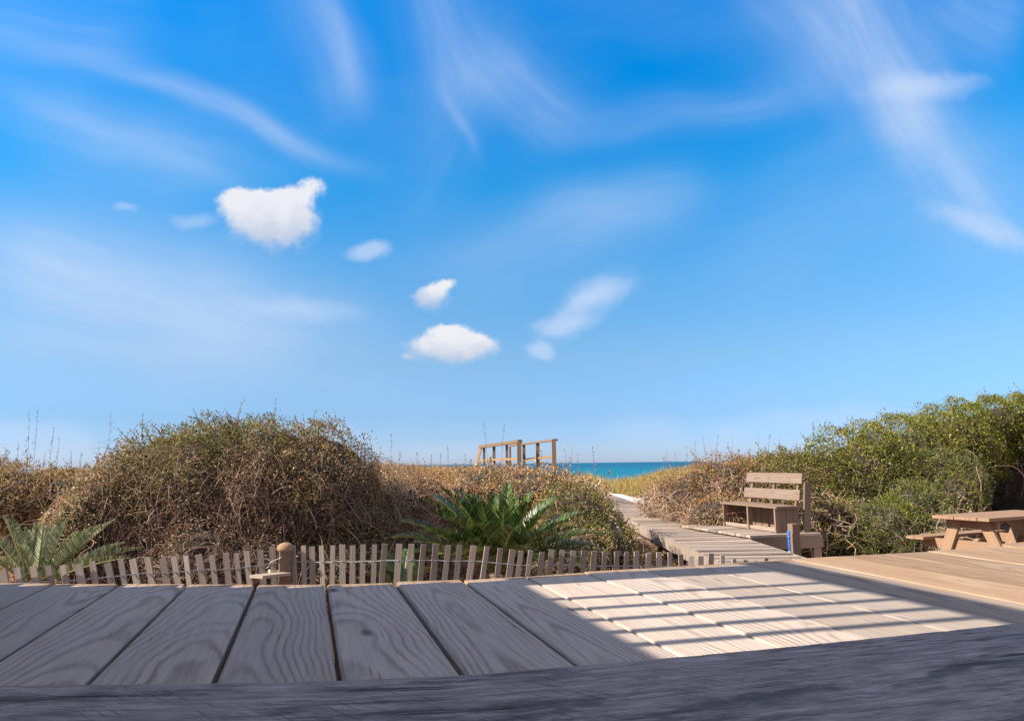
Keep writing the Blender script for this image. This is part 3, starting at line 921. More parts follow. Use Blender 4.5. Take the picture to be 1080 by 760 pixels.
for (a, b) in ((u_lo + 0.1, v_hi - 0.05), (u_hi - 0.1, v_hi - 0.05), (u_hi - 0.1, v_lo + 0.1)):
    q = from_uv(a, b, -0.1)
    adopt(WB().beam(q, (q.x, q.y, zP - 0.045), 0.13, 0.13).build('support_post', M_bench), plat)

bench = thing('bench', 'brown weathered wooden bench with open box base and two back slats', 'bench', from_uv(nu, nv, zP))
def BB(u_, v_, z_):
    return from_uv(nu + u_, nv + v_, zP + z_)
Zv = Vector((0, 0, 1))
SH = 0.43                                                # seat height
# seat boards run along U
for k_, vo in enumerate((-0.02, 0.135, 0.29)):
    b = WB().box(BB(LEN / 2, vo + 0.06, SH - 0.016), V, Zv, U, 0.148, 0.034, LEN + 0.12, wid=(0.2 + 0.3 * k_, 0.4, 0.55, 0.1))
    adopt(b.build('seat_board', M_bench), bench)
# uprights along the open front
for a in (0.02, LEN / 2, LEN - 0.02):
    b = WB().box(BB(a, 0.02, (SH - 0.036) / 2), U, V, Zv, 0.04, 0.085, SH - 0.036, wid=(random.random(), 0.5, 0.8, 0.4))
    adopt(b.build('front_upright', M_bench), bench)
sp = WB()
for k_ in range(3):
    sp.box(BB(0.012, 0.125 + k_ * 0.122, (SH - 0.036) / 2), V, U, Zv, 0.116, 0.02, SH - 0.04, wid=(random.random(), 0.4, 0.2, 0))
adopt(sp.build('end_panel', M_bench), bench)
sp = WB()
for k_ in range(3):
    sp.box(BB(LEN - 0.012, 0.125 + k_ * 0.122, (SH - 0.036) / 2), V, U, Zv, 0.116, 0.02, SH - 0.04, wid=(random.random(), 0.4, 0.2, 0))
adopt(sp.build('end_panel', M_bench), bench)
bk = WB()
a = 0.06
while a < LEN - 0.08:
    wv_ = 0.17
    bk.box(BB(a + wv_ / 2, 0.42, (SH - 0.04) / 2), U, V, Zv, wv_, 0.02, SH - 0.05, wid=(random.random(), 0.4, 0.3, 0))
    a += wv_ + 0.028
adopt(bk.build('back_panel', M_bench), bench)
fl = WB()
fl.box(BB(LEN / 2, 0.21, 0.02), V, Zv, U, 0.40, 0.02, LEN - 0.06, wid=(0.1, 0.2, 1.0, 0))
fl.box(BB(LEN / 2, 0.012, 0.05), V, Zv, U, 0.022, 0.05, LEN * 0.96, wid=(0.1, 0.2, 0.6, 0.1))
adopt(fl.build('floor_board', M_walk), bench)
# reclined back
tilt = 0.16
bdir = Vector((V.x * tilt, V.y * tilt, 1)).normalized(); bnrm = bdir.cross(U).normalized()
for k_, (h0, uo) in enumerate(((0.52, 0.03), (0.80, 0.0))):
    c = BB(LEN / 2 + uo, 0.40, 0) + bdir * (h0 + 0.085)
    b = WB().box(c, bdir, bnrm, U, 0.175, 0.034, LEN + 0.02, wid=(0.35 + 0.3 * k_, 0.3 + 0.4 * k_, 0.95, 0.2))
    adopt(b.build('back_slat', M_slat), bench)
for a in (0.14, LEN / 2, LEN - 0.14):
    q0 = BB(a, 0.468, SH - 0.1); q1 = BB(a, 0.468, 0) + bdir * 0.93
    adopt(WB().beam(q0 - bdir * 0.0, BB(a, 0.45, 0) + bdir * 0.94, 0.04, 0.05, up=U).build('back_support', M_bench), bench)
ue_ = WB().beam(BB(-0.03, 0.53, 0.0), BB(-0.03, 0.61, 0.80), 0.12, 0.038, up=U, wid=(0.4, 0.4, 0.05, 0))
adopt(ue_.build('end_upright', M_bench), bench)

# post with blue pipe in front of the platform
q = at(836, 552, 11.6)
gp = thing('support_pole', 'short square post with flat top in front of the bench platform', 'post', (q.x, q.y, 0))
adopt(WB().box(Vector((q.x + 0.01, q.y, (q.z - 0.15) / 2)), U, V, Zv, 0.125, 0.125, q.z + 0.15, wid=(0.3, 0.5, 0.4, 0.3)).build('shaft', M_bench), gp)
q2 = at(831.5, 559, 11.5)
bpipe = thing('blue_pipe', 'thin bright blue plastic pipe standing against the short post', 'pipe', (q2.x, q2.y, 0))
o = lathe_obj('tube', [(0.019, -0.05), (0.019, q2.z - 0.02), (0.015, q2.z), (0.004, q2.z + 0.003)], M_pipe, bpipe, n=14)
o = lathe_obj('collar', [(0.02, q2.z - 0.12), (0.0235, q2.z - 0.118), (0.0235, q2.z - 0.09), (0.02, q2.z - 0.088)], M_pipe, bpipe, n=14)
o = lathe_obj('collar', [(0.02, q2.z - 0.34), (0.0235, q2.z - 0.338), (0.0235, q2.z - 0.31), (0.02, q2.z - 0.308)], M_wire, bpipe, n=14)

# ------------------------------------------------------------------ picnic table
C = at(1043, 546.5, 9.2)                                # near corner of the top
tz = float(terrain(C.x + 0.5, C.y + 0.6))
print('table corner', C, 'ground', tz)
TA = math.atan2(0.44, 0.90)
LX = Vector((math.cos(TA), math.sin(TA), 0)); WY = Vector((-math.sin(TA), math.cos(TA), 0))
TL, TW, TH = 1.8, 0.74, 0.74
zg = C.z - TH
table = thing('picnic_table', 'sunlit brown picnic table with splayed legs beside the hedge', 'picnic table', (C.x, C.y, zg))
def TT(a, b, z):
    return Vector((C.x, C.y, zg)) + LX * a + WY * b + Vector((0, 0, z))
tb = WB()
for k_ in range(5):
    tb.box(TT(TL / 2, 0.073 + k_ * 0.149, TH - 0.02), WY, Zv, LX, 0.142, 0.038, TL + (0.015 if k_ % 2 else 0), wid=(random.random(), random.random(), 0.7, 0.3))
adopt(tb.build('tabletop', M_table), table)
for b0_ in (-0.36, TW + 0.16):
    sb = WB()
    for k_ in range(2):
        sb.box(TT(TL / 2, b0_ + 0.05 + k_ * 0.125, 0.43), WY, Zv, LX, 0.12, 0.036, TL, wid=(random.random(), random.random(), 0.7, 0.2))
    adopt(sb.build('seat', M_table), table)
for a in (0.20, TL - 0.20):
    for (b1, b0_) in ((0.20, -0.10), (TW - 0.20, TW + 0.10)):
        adopt(WB().beam(TT(a, b0_, 0.0), TT(a, b1, TH - 0.04), 0.13, 0.045, up=LX, wid=(random.random(), 0.5, 0.8, 0.5)).build('leg', M_table), table)
    cbm = WB()
    cbm.beam(TT(a + 0.047, -0.34, 0.365), TT(a + 0.047, TW + 0.34, 0.365), 0.04, 0.12, wid=(0.2, 0.5, 0.6, 0.5))
    cbm.beam(TT(a + 0.047, 0.04, TH - 0.10), TT(a + 0.047, TW - 0.04, TH - 0.10), 0.04, 0.11, wid=(0.2, 0.5, 0.6, 0.5))
    adopt(cbm.build('crossbeam', M_table), table)
adopt(WB().beam(TT(0.25, TW / 2, 0.40), TT(TL / 2, TW / 2, TH - 0.07), 0.06, 0.04).build('brace', M_table), table)
adopt(WB().beam(TT(TL - 0.25, TW / 2, 0.40), TT(TL / 2 + 0.05, TW / 2, TH - 0.07), 0.06, 0.04).build('brace', M_table), table)

# low timber walls beside the table carry its feet on levelled sand
# ------------------------------------------------------------------ lookout railing on the dune
DL, DR = 25.5, 23.5
c0_ = at(545, 497, DR)
lk = thing('lookout_railing', 'brown timber stair and platform railing high on the dune crest', 'railing', (c0_.x, c0_.y, float(terrain(c0_.x, c0_.y))))
def beam_px(a, Da, b, Db, w_, t, name, mat=M_rail, wid=None):
    adopt(WB().beam(at(*a, Da), at(*b, Db), w_, t, wid=wid).build(name, mat), lk)
def post_px(x, ytop, D, w_, name='rail_post', mat=M_rail, ybot=520):
    t = at(x, ytop, D)
    zb = float(terrain(t.x, t.y)) - 0.3
    adopt(WB().beam((t.x, t.y, zb), t, w_, w_, up=(0, 1, 0), wid=(random.random(), 0.5, 0.5, 0.2)).build(name, mat), lk)
D1, D2 = 27.5, 23.5
for x, yt, D, w_ in ((510.5, 471, D1, 0.09), (521, 470.5, 26.4, 0.10), (534.5, 469, 25.2, 0.09), (538, 470, 26.6, 0.07), (547.5, 465, D2, 0.135)):
    post_px(x, yt, D, w_)
beam_px((506.5, 471, ), D1, (548.5, 465.2), D2, 0.14, 0.10, 'top_rail')
beam_px((508, 485), D1, (547, 483.5), D2, 0.04, 0.07, 'mid_rail', M_yrail)
beam_px((507.5, 470.5), D1 - 0.1, (499, 502), D1 - 1.1, 0.10, 0.05, 'stair_rail', M_yrail)
beam_px((539, 487), 25.6, (546, 497), 24.0, 0.04, 0.04, 'brace', M_yrail)
E1, E2 = 25.5, 22.0
for x, yt, D, w_ in ((552.5, 468, 25.0, 0.10), (567, 466, 23.7, 0.11), (584, 463, E2, 0.12)):
    post_px(x, yt, D, w_)
beam_px((538.5, 469.8), 26.2, (586, 463.6), E2, 0.13, 0.055, 'top_rail')
beam_px((553, 484.5), 25.0, (586, 480.8), E2 + 0.08, 0.04, 0.07, 'mid_rail', M_yrail)
pf = WB()
for k_ in range(14):
    t = k_ / 13
    a = at(512 + 0, 507, 26.8).lerp(at(584, 507, 22.2), t)
    pf.box(a + Vector((0.0, 0.9, -0.05)), Vector((1, 0, 0)), Zv, Vector((0, 1, 0)), 0.16, 0.035, 1.7)
adopt(pf.build('platform', M_walk), lk)

# ------------------------------------------------------------------ plants
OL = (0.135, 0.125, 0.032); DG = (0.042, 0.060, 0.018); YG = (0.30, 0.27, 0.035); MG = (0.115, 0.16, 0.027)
TAN = (0.44, 0.285, 0.145); BRN = (0.29, 0.165, 0.09); RED = (0.38, 0.15, 0.06); PALE = (0.55, 0.44, 0.28); GOLD = (0.42, 0.30, 0.085); SAGE = (0.20, 0.21, 0.11)
TW1 = (0.33, 0.22, 0.165); TW2 = (0.20, 0.13, 0.10); TW3 = (0.48, 0.37, 0.28)

def lump(d, seed, amp):
    a = np.zeros(len(d))
    for k in range(5):
        w_ = np.array([math.sin(seed * 1.7 + k * 2.1), math.cos(seed * 2.3 + k * 1.3), math.sin(seed + k * 3.7)]) * (2.5 + 1.7 * k)
        a += np.sin(d @ w_ + seed * (k + 1)) / (1 + 0.6 * k)
    return 1 + amp * a / 2.2

def shrub(name, label, cat, lobes, cols, wts, leaf=(0.05, 0.028), cover=1.5, twigs=300, tcol=(TW1, TW2, TW3), twt=(3, 3, 1), tlen=(0.3, 0.8), trad=0.0045,
          shoots=40, shoot_len=(0.12, 0.35), top_cols=None, top_wts=None, droop=0.6, group=None, mat=None, core=0.8, inner=0.25, amp=0.16, shoot_c=None, stems=3, clumpy=0.6, low_thin=0.0, low_cols=None):
    """lobes: (px, py, Y, rx_px, ry_px, depth_m)"""
    L = []
    for (px, py, Y, rx, ry, dm) in lobes:
        c = at(px, py, Y)
        L.append((np.array(c), np.array([rx * Y / FPX, dm, ry * Y / FPX])))
    cx = np.mean([l[0][0] for l in L]); cy = np.mean([l[0][1] for l in L])
    gz = float(terrain(cx, cy))
    root = thing(name, label, cat, (cx, cy, gz), group)
    ztop = max(l[0][2] + l[1][2] for l in L)
    allP, allN = [], []
    la_ = leaf[0] * leaf[1] * 0.5
    for k, (c, r) in enumerate(L):
        area = 4 * math.pi * ((r[0] * r[1]) ** 1.6 + (r[0] * r[2]) ** 1.6 + (r[1] * r[2]) ** 1.6) ** (1 / 1.6) / 3 ** (1 / 1.6)
        n = int(area / la_ * cover)
        d = unit(RNG.normal(size=(n, 3)))
        keep = (d[:, 1] < 0.25) | (RNG.random(n) < 0.35)
        d = d[keep]
        rad = lump(d, k * 3.1 + cx, amp) * lump(d * 2.7, k + cy, amp * 0.55)
        depth = np.where(RNG.random(len(d)) < inner, RNG.uniform(0.72, 0.95, len(d)), RNG.normal(1.0, 0.045, len(d)))
        P = c + d * r * (rad * depth)[:, None]
        # clumps: leaves gather into tufts
        cl = np.sin(P[:, 0] * 9 + k) * np.sin(P[:, 1] * 8.3 + 1) * np.sin(P[:, 2] * 10.1 + 2) + 0.5 * np.sin(P[:, 0] * 23 + P[:, 2] * 19) * np.sin(P[:, 2] * 27 - P[:, 1] * 21)
        ok = RNG.random(len(P)) < np.clip(0.72 + clumpy * cl, 0.08, 1)
        P, d = P[ok], d[ok]
        Nn = unit(d / r)
        P = P + Nn * (0.085 * np.sin(P[:, 0] * 7.3 + P[:, 2] * 4.1 + k) * np.sin(P[:, 2] * 8.7 - P[:, 1] * 5 + 1) + 0.04 * np.sin(P[:, 0] * 17 + P[:, 2] * 13) * np.sin(P[:, 1] * 12))[:, None]
        if low_thin:
            zr0 = (P[:, 2] - gz) / (ztop - gz) + 0.1 * np.sin(P[:, 0] * 4)
            kp = RNG.random(len(P)) > low_thin * sstep(0.72, 0.45, zr0)
            P, d, Nn = P[kp], d[kp], Nn[kp]
        okk = P[:, 2] > terrain(P[:, 0], P[:, 1]) - 0.02
        for j, (c2, r2) in enumerate(L):
            if j != k:
                q = (P - c2) / (r2 * 0.82)
                okk &= (q ** 2).sum(1) > 1
        allP.append(P[okk]); allN.append(Nn[okk])
    P = np.concatenate(allP); Nn = np.concatenate(allN)
    n = len(P)
    D = unit(Nn * 0.6 + RNG.normal(size=(n, 3)) * 0.75 + np.array([0, 0, 0.25]))
    Nv = unit(Nn * 0.9 + RNG.normal(size=(n, 3)) * 0.8)
    ln = leaf[0] * RNG.uniform(0.55, 1.35, n); wdt = leaf[1] * RNG.uniform(0.6, 1.3, n)
    tint = pick(cols, wts, n)
    # plants grow in patches: in each patch one or two of the kinds prevail
    pf_ = np.sin(P[:, 0] * 2.9 + 1.1) * np.sin(P[:, 2] * 4.3 + P[:, 0]) + 0.6 * np.sin(P[:, 0] * 6.7 + P[:, 2] * 5.9) + RNG.normal(0, 0.35, n)
    w2 = np.array(wts, float)[::-1] ** 1.3
    alt = pick(cols, np.array(wts, float) ** 2.2, n, 0.2); alt2 = pick(cols[1::2], np.array(wts, float)[1::2], n, 0.2)
    tint[pf_ > 0.55] = alt[pf_ > 0.55]; tint[pf_ < -0.55] = alt2[pf_ < -0.55]
    if low_cols:
        zr = (P[:, 2] - gz) / (ztop - gz) + 0.12 * np.sin(P[:, 0] * 3 + 1) + 0.08 * np.sin(P[:, 0] * 7)
        lsel = RNG.random(n) < 0.85 * sstep(0.70, 0.50, zr)
        tint[lsel] = pick(low_cols, [1] * len(low_cols), n, 0.25)[lsel]
    if top_cols:
        zr = (P[:, 2] - gz) / (ztop - gz) + 0.12 * np.sin(P[:, 0] * 3 + 1) + 0.08 * np.sin(P[:, 0] * 7)
        tsel = RNG.random(n) < sstep(0.55, 0.86, zr)
        tint[tsel] = pick(top_cols, top_wts or [1] * len(top_cols), n)[tsel]
    Vv, F = leaf_arrays(P, D, Nv, ln, wdt)
    # leafy shoots breaking the outline
    sv_, sn_ = [], []
    top_i = np.where(Nn[:, 2] > 0.35)[0]
    paths, prad = [], []
    if shoots and len(top_i):
        for i in RNG.choice(top_i, shoots):
            p = P[i]; dr = unit(Nn[i] * 0.4 + np.array([0, 0, 1.0]) + RNG.normal(size=3) * 0.3)
            Ls = RNG.uniform(*shoot_len)
            pts = [p - dr * 0.1]
            for s in range(1, 5):
                dr = unit(dr + RNG.normal(size=3) * 0.22)
                pts.append(pts[-1] + dr * (Ls + 0.1) / 4)
            paths.append(pts); prad.append([0.005, 0.0045, 0.0038, 0.003, 0.002])
            for s in range(int(7 + 26 * Ls)):
                t = RNG.uniform(0.6, 4); k = int(min(3, t)); q = pts[k] + (pts[k + 1] - pts[k]) * (t - k)
                sv_.append(q); sn_.append(unit(RNG.normal(size=3) + dr * 0.5))
        SP = np.array(sv_); SD = np.array(sn_); m_ = len(SP)
        V2, F2 = leaf_arrays(SP, SD, unit(RNG.normal(size=(m_, 3)) + [0, 0, 0.5]), leaf[0] * RNG.uniform(0.6, 1.2, m_), leaf[1] * RNG.uniform(0.7, 1.2, m_))
        F2 = F2 + len(Vv)
        Vv = np.concatenate([Vv, V2]); F = np.concatenate([F, F2])
        tint = np.concatenate([tint, pick(shoot_c or top_cols or cols, (top_wts if (top_cols and not shoot_c) else ([1] * len(shoot_c) if shoot_c else wts)), m_)])
    org = np.array([cx, cy, gz])
    fo = mesh_obj('foliage', Vv - org, F, mat or M_leaf, root, tint=tint)
    # twigs
    if twigs:
        I = RNG.choice(np.where(Nn[:, 2] < 0.62)[0], twigs)
        K = 7
        T = np.zeros((twigs, K, 3)); T[:, 0] = P[I] - Nn[I] * 0.04
        dr = unit(RNG.normal(size=(twigs, 3)) * 0.8 + Nn[I] * 0.15 + np.array([0, 0, 0.05]))
        Ls = RNG.uniform(tlen[0], tlen[1], twigs)
        for s in range(1, K):
            dr = unit(dr + RNG.normal(size=(twigs, 3)) * 0.15 + np.array([0, 0, -droop * 0.35]) - Nn[I] * 0.14)
            T[:, s] = T[:, s - 1] + dr * (Ls / (K - 1))[:, None]
        rad = trad * RNG.uniform(0.5, 1.4, twigs)[:, None] * np.linspace(1, 0.45, K)[None]
        tv, tf, ti = tube_arrays(T, rad, 3)
        tc = pick(tcol, twt, twigs)[ti]
        if paths:
            pv, pf_, pi = tube_arrays(np.array(paths), np.array(prad), 3)
            tf = np.concatenate([tf, pf_ + len(tv)]); tv = np.concatenate([tv, pv])
            tc = np.concatenate([tc, pick([TW2, OL], [1, 1], len(paths))[pi]])
        mesh_obj('twigs', tv - org, tf, M_twig, root, tint=tc)
    # dense inner branch mass, coloured dark to stand for the shaded interior
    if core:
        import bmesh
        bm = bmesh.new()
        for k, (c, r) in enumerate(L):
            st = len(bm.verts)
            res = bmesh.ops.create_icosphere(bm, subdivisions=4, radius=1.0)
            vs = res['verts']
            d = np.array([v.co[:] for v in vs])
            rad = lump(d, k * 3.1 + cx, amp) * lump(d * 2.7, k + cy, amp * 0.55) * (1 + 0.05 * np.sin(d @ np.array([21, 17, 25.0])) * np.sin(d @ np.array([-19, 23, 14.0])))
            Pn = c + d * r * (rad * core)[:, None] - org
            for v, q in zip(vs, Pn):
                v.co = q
        me = bpy.data.meshes.new('shaded_branch_core'); bm.to_mesh(me); bm.free()
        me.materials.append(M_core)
        o = bpy.data.objects.new('shaded_branch_core', me); COL.objects.link(o); o.parent = root
    if stems:
        pts = []
        for k in range(stems):
            c, r = L[k % len(L)]
            b0_ = np.array([c[0] + RNG.normal(0, 0.12), c[1] + RNG.normal(0, 0.1), 0]); b0_[2] = float(terrain(b0_[0], b0_[1])) - 0.1
            tp_ = c + RNG.normal(size=3) * r * 0.3
            mid = (b0_ + tp_) / 2 + RNG.normal(size=3) * 0.1
            ts = np.linspace(0, 1, 7)[:, None]
            pts.append((1 - ts) ** 2 * b0_ + 2 * ts * (1 - ts) * mid + ts ** 2 * tp_)
        sv2, sf2, si = tube_arrays(np.array(pts), np.tile(np.linspace(0.035, 0.015, 7), (stems, 1)), 6)
        mesh_obj('stem', sv2 - org, sf2, M_twig, root, tint=pick([TW2], [1], stems)[si])
    return root

# big vine-covered mound on the left
vine_cols = [OL, BRN, TAN, SAGE, DG, PALE]
shrub('vine_shrub', 'great rounded shrub mound with bare brown vines and olive top', 'shrub',
      [(212, 522, 9.0, 82, 80, 0.9), (275, 524, 9.1, 78, 80, 0.9), (160, 546, 9.0, 62, 74, 0.8), (240, 590, 8.8, 110, 60, 0.9)],
      vine_cols, [2.2, 3.5, 2.6, 2.0, 1.6, 0.8], leaf=(0.030, 0.016), cover=1.25, twigs=8500, tlen=(0.1, 0.55), trad=0.0030, low_thin=0.45, low_cols=[BRN, TW1, TW2, TAN, TW2], shoots=120, shoot_len=(0.08, 0.34),
      top_cols=[OL, YG, MG, TAN, BRN], top_wts=[4, 1.6, 2.5, 1.6, 1.2], droop=0.75, core=0.86, inner=0.15, shoot_c=[OL, BRN, TW2])
shrub('vine_shrub', 'tan and green speckled shrub sloping down left of the big mound', 'shrub',
      [(112, 556, 8.7, 44, 62, 0.7), (88, 585, 8.4, 40, 58, 0.7)],
      [SAGE, TAN, OL, PALE, BRN, GOLD], [2.4, 2.6, 2.2, 1.4, 2.4, 1.0], leaf=(0.032, 0.017), cover=1.1, twigs=900, tlen=(0.2, 0.6), shoots=34, shoot_len=(0.08, 0.28), droop=0.5, core=0.85, shoot_c=[OL, BRN, TW2])
shrub('vine_shrub', 'dark leafy shrub falling away to the right of the big mound', 'shrub',
      [(338, 540, 9.3, 66, 84, 0.9), (378, 566, 9.5, 48, 72, 0.8), (345, 600, 9.0, 76, 50, 0.8)],
      [OL, DG, MG, BRN, SAGE, TAN], [2.6, 2.0, 1.6, 2.6, 1.6, 1.6], leaf=(0.031, 0.017), cover=1.15, twigs=4200, tlen=(0.1, 0.55), trad=0.0034, shoots=50, shoot_len=(0.05, 0.22),
      top_cols=[OL, TAN, BRN, YG], top_wts=[3, 2.6, 2.6, 0.8], droop=0.6, core=0.85, shoot_c=[OL, BRN, TW2])
shrub('dry_shrub', 'reddish brown leafless shrub between the mound and the dark cycad', 'shrub',
      [(418, 560, 10.6, 42, 58, 0.8), (395, 520, 12, 34, 34, 0.8), (440, 545, 11.5, 40, 44, 0.8)],
      [BRN, TAN, RED, TW1, OL], [3.5, 3, 1.2, 2.2, 0.8], leaf=(0.034, 0.014), cover=1.0, twigs=2200, tlen=(0.2, 0.6), trad=0.005, shoots=40, shoot_len=(0.05, 0.2), droop=0.3, core=0.84, mat=M_dry, shoot_c=[BRN, TAN])

# low leafy bush beside the walkway
shrub('leafy_bush', 'low green and russet leafy bush spilling toward the boardwalk edge', 'bush',
      [(608, 548, 11.5, 44, 34, 0.8), (640, 575, 10.9, 34, 28, 0.6), (596, 584, 10.2, 44, 32, 0.7)],
      [OL, MG, TAN, RED, BRN, YG], [3.2, 3.0, 2.2, 0.7, 1.8, 1.0], leaf=(0.042, 0.021), cover=1.0, twigs=420, tlen=(0.15, 0.4), shoots=60, shoot_len=(0.06, 0.22), core=0.78, droop=0.3)
shrub('dry_bush', 'tan leaved dry bush between the cycad and the lookout railing', 'bush',
      [(560, 520, 13.5, 50, 26, 0.9), (598, 530, 13.2, 42, 26, 0.9), (520, 512, 14.5, 44, 20, 0.8)],
      [TAN, PALE, BRN, RED, OL, GOLD], [4, 1.6, 2.2, 1.0, 1.2, 0.8], leaf=(0.055, 0.024), cover=0.9, twigs=300, tlen=(0.2, 0.5), shoots=60, shoot_len=(0.1, 0.3), mat=M_dry, core=0.78, droop=0.3)

# right of the walkway
shrub('brown_shrub', 'tangled tan twiggy shrub rising left of the bench', 'shrub',
      [(735, 527, 16.0, 44, 30, 1.0), (775, 518, 16.0, 46, 36, 1.0), (706, 530, 17.5, 30, 22, 0.9), (758, 545, 14.6, 36, 22, 0.7)],
      [TAN, BRN, PALE, RED, OL, GOLD], [4, 3, 1.3, 1.0, 1.4, 1.0], leaf=(0.055, 0.021), cover=0.85, twigs=2600, tlen=(0.2, 0.6), trad=0.0055, tcol=(TW1, TW3, TW2), shoots=90, shoot_len=(0.12, 0.45), mat=M_dry, core=0.8, droop=0.35, shoot_c=[BRN, TAN])
shrub('olive_shrub', 'mixed olive and tan shrub rising right behind the bench', 'shrub',
      [(830, 520, 15.4, 44, 44, 1.0), (862, 530, 14.8, 40, 56, 1.0), (808, 506, 17, 36, 26, 0.9)],
      [OL, MG, TAN, BRN, GOLD, YG], [3.4, 2.4, 1.5, 1.4, 1.0, 1.4], leaf=(0.046, 0.024), cover=1.5, twigs=420, tlen=(0.3, 0.9), trad=0.006, shoots=80, shoot_len=(0.1, 0.4), core=0.66, stems=1)
shrub('green_shrub', 'tall green shrub in the middle of the right hand thicket', 'shrub',
      [(905, 512, 14.6, 52, 56, 1.1), (950, 500, 15.2, 58, 60, 1.2), (900, 565, 13.4, 50, 26, 0.7)],
      [MG, OL, YG, DG, GOLD], [3.6, 2.8, 2.4, 2.4, 0.5], leaf=(0.043, 0.024), cover=1.8, twigs=260, tlen=(0.3, 0.9), trad=0.006, shoots=110, shoot_len=(0.06, 0.3), core=0.66,
      top_cols=[YG, OL, MG, TAN], top_wts=[4, 1.6, 3, 0.6])
shrub('green_shrub', 'highest yellow green shrub at the far right of the thicket', 'shrub',
      [(1000, 478, 15.6, 46, 48, 1.2), (1050, 454, 15.6, 48, 34, 1.1), (1110, 452, 15.4, 60, 36, 1.1), (1122, 556, 14.6, 26, 46, 0.7)],
      [MG, OL, YG, DG, GOLD], [3, 2.4, 3.0, 1.6, 0.7], leaf=(0.043, 0.024), cover=1.8, twigs=200, tlen=(0.3, 0.9), trad=0.006, shoots=110, shoot_len=(0.06, 0.28), core=0.66, stems=1,
      top_cols=[YG, MG, OL], top_wts=[3.5, 3, 1.5])
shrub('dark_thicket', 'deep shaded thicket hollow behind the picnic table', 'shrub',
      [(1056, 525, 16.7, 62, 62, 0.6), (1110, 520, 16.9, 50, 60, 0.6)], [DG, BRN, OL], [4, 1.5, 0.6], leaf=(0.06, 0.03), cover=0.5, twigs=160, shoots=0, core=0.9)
shrub('feathery_bush', 'pale feathery green bush low in front of the thicket centre', 'bush',
      [(930, 556, 12.9, 34, 28, 0.5), (962, 545, 13.2, 32, 36, 0.5)],
      [SAGE, MG, OL, YG], [3, 2.2, 2, 1.2], leaf=(0.062, 0.012), cover=1.2, twigs=260, tlen=(0.2, 0.6), shoots=60, shoot_len=(0.08, 0.25), core=0.72, trad=0.004)
shrub('feathery_bush', 'soft grey green bush high on the thicket above the table', 'bush',
      [(985, 500, 14.0, 34, 26, 0.45), (1012, 520, 13.7, 26, 30, 0.45)],
      [SAGE, MG, OL, YG], [3, 2.4, 2, 1.6], leaf=(0.06, 0.012), cover=1.2, twigs=160, shoots=40, core=0.72, trad=0.004)
shrub('twiggy_bush', 'bare stemmed bush with yellow green leaves right of the bench', 'bush',
      [(882, 554, 13.1, 26, 28, 0.4)],
      [YG, MG, TAN, BRN], [2, 2, 2, 2.4], leaf=(0.055, 0.03), cover=0.6, twigs=260, tlen=(0.3, 0.7), trad=0.0075, tcol=(TW3, TW1, TAN), shoots=20, core=0.7, droop=0.1)
shrub('twiggy_bush', 'arching bare twigged bush left of the picnic table', 'bush',
      [(1000, 563, 12.6, 26, 24, 0.4)],
      [OL, MG, TAN, SAGE], [2, 2, 2, 2], leaf=(0.05, 0.024), cover=0.7, twigs=160, tlen=(0.3, 0.7), trad=0.006, tcol=(TW3, TW1, TAN), shoots=20, core=0.7, droop=0.6)

# far left scrub mounds
shrub('scrub_mound', 'golden brown scrub mound at the far left edge', 'shrub',
      [(15, 530, 12.0, 44, 36, 0.9), (60, 536, 12.4, 42, 36, 0.9), (-30, 520, 13, 40, 40, 0.9)],
      [TAN, GOLD, BRN, OL, PALE], [3, 1.8, 2.6, 1.7, 1.2], leaf=(0.07, 0.016), cover=1.0, twigs=1600, tlen=(0.25, 0.6), trad=0.005, tcol=(TAN, TW3, TW1), shoots=50, shoot_len=(0.1, 0.3), mat=M_dry, core=0.8, droop=0.3, shoot_c=[TAN, BRN, OL])

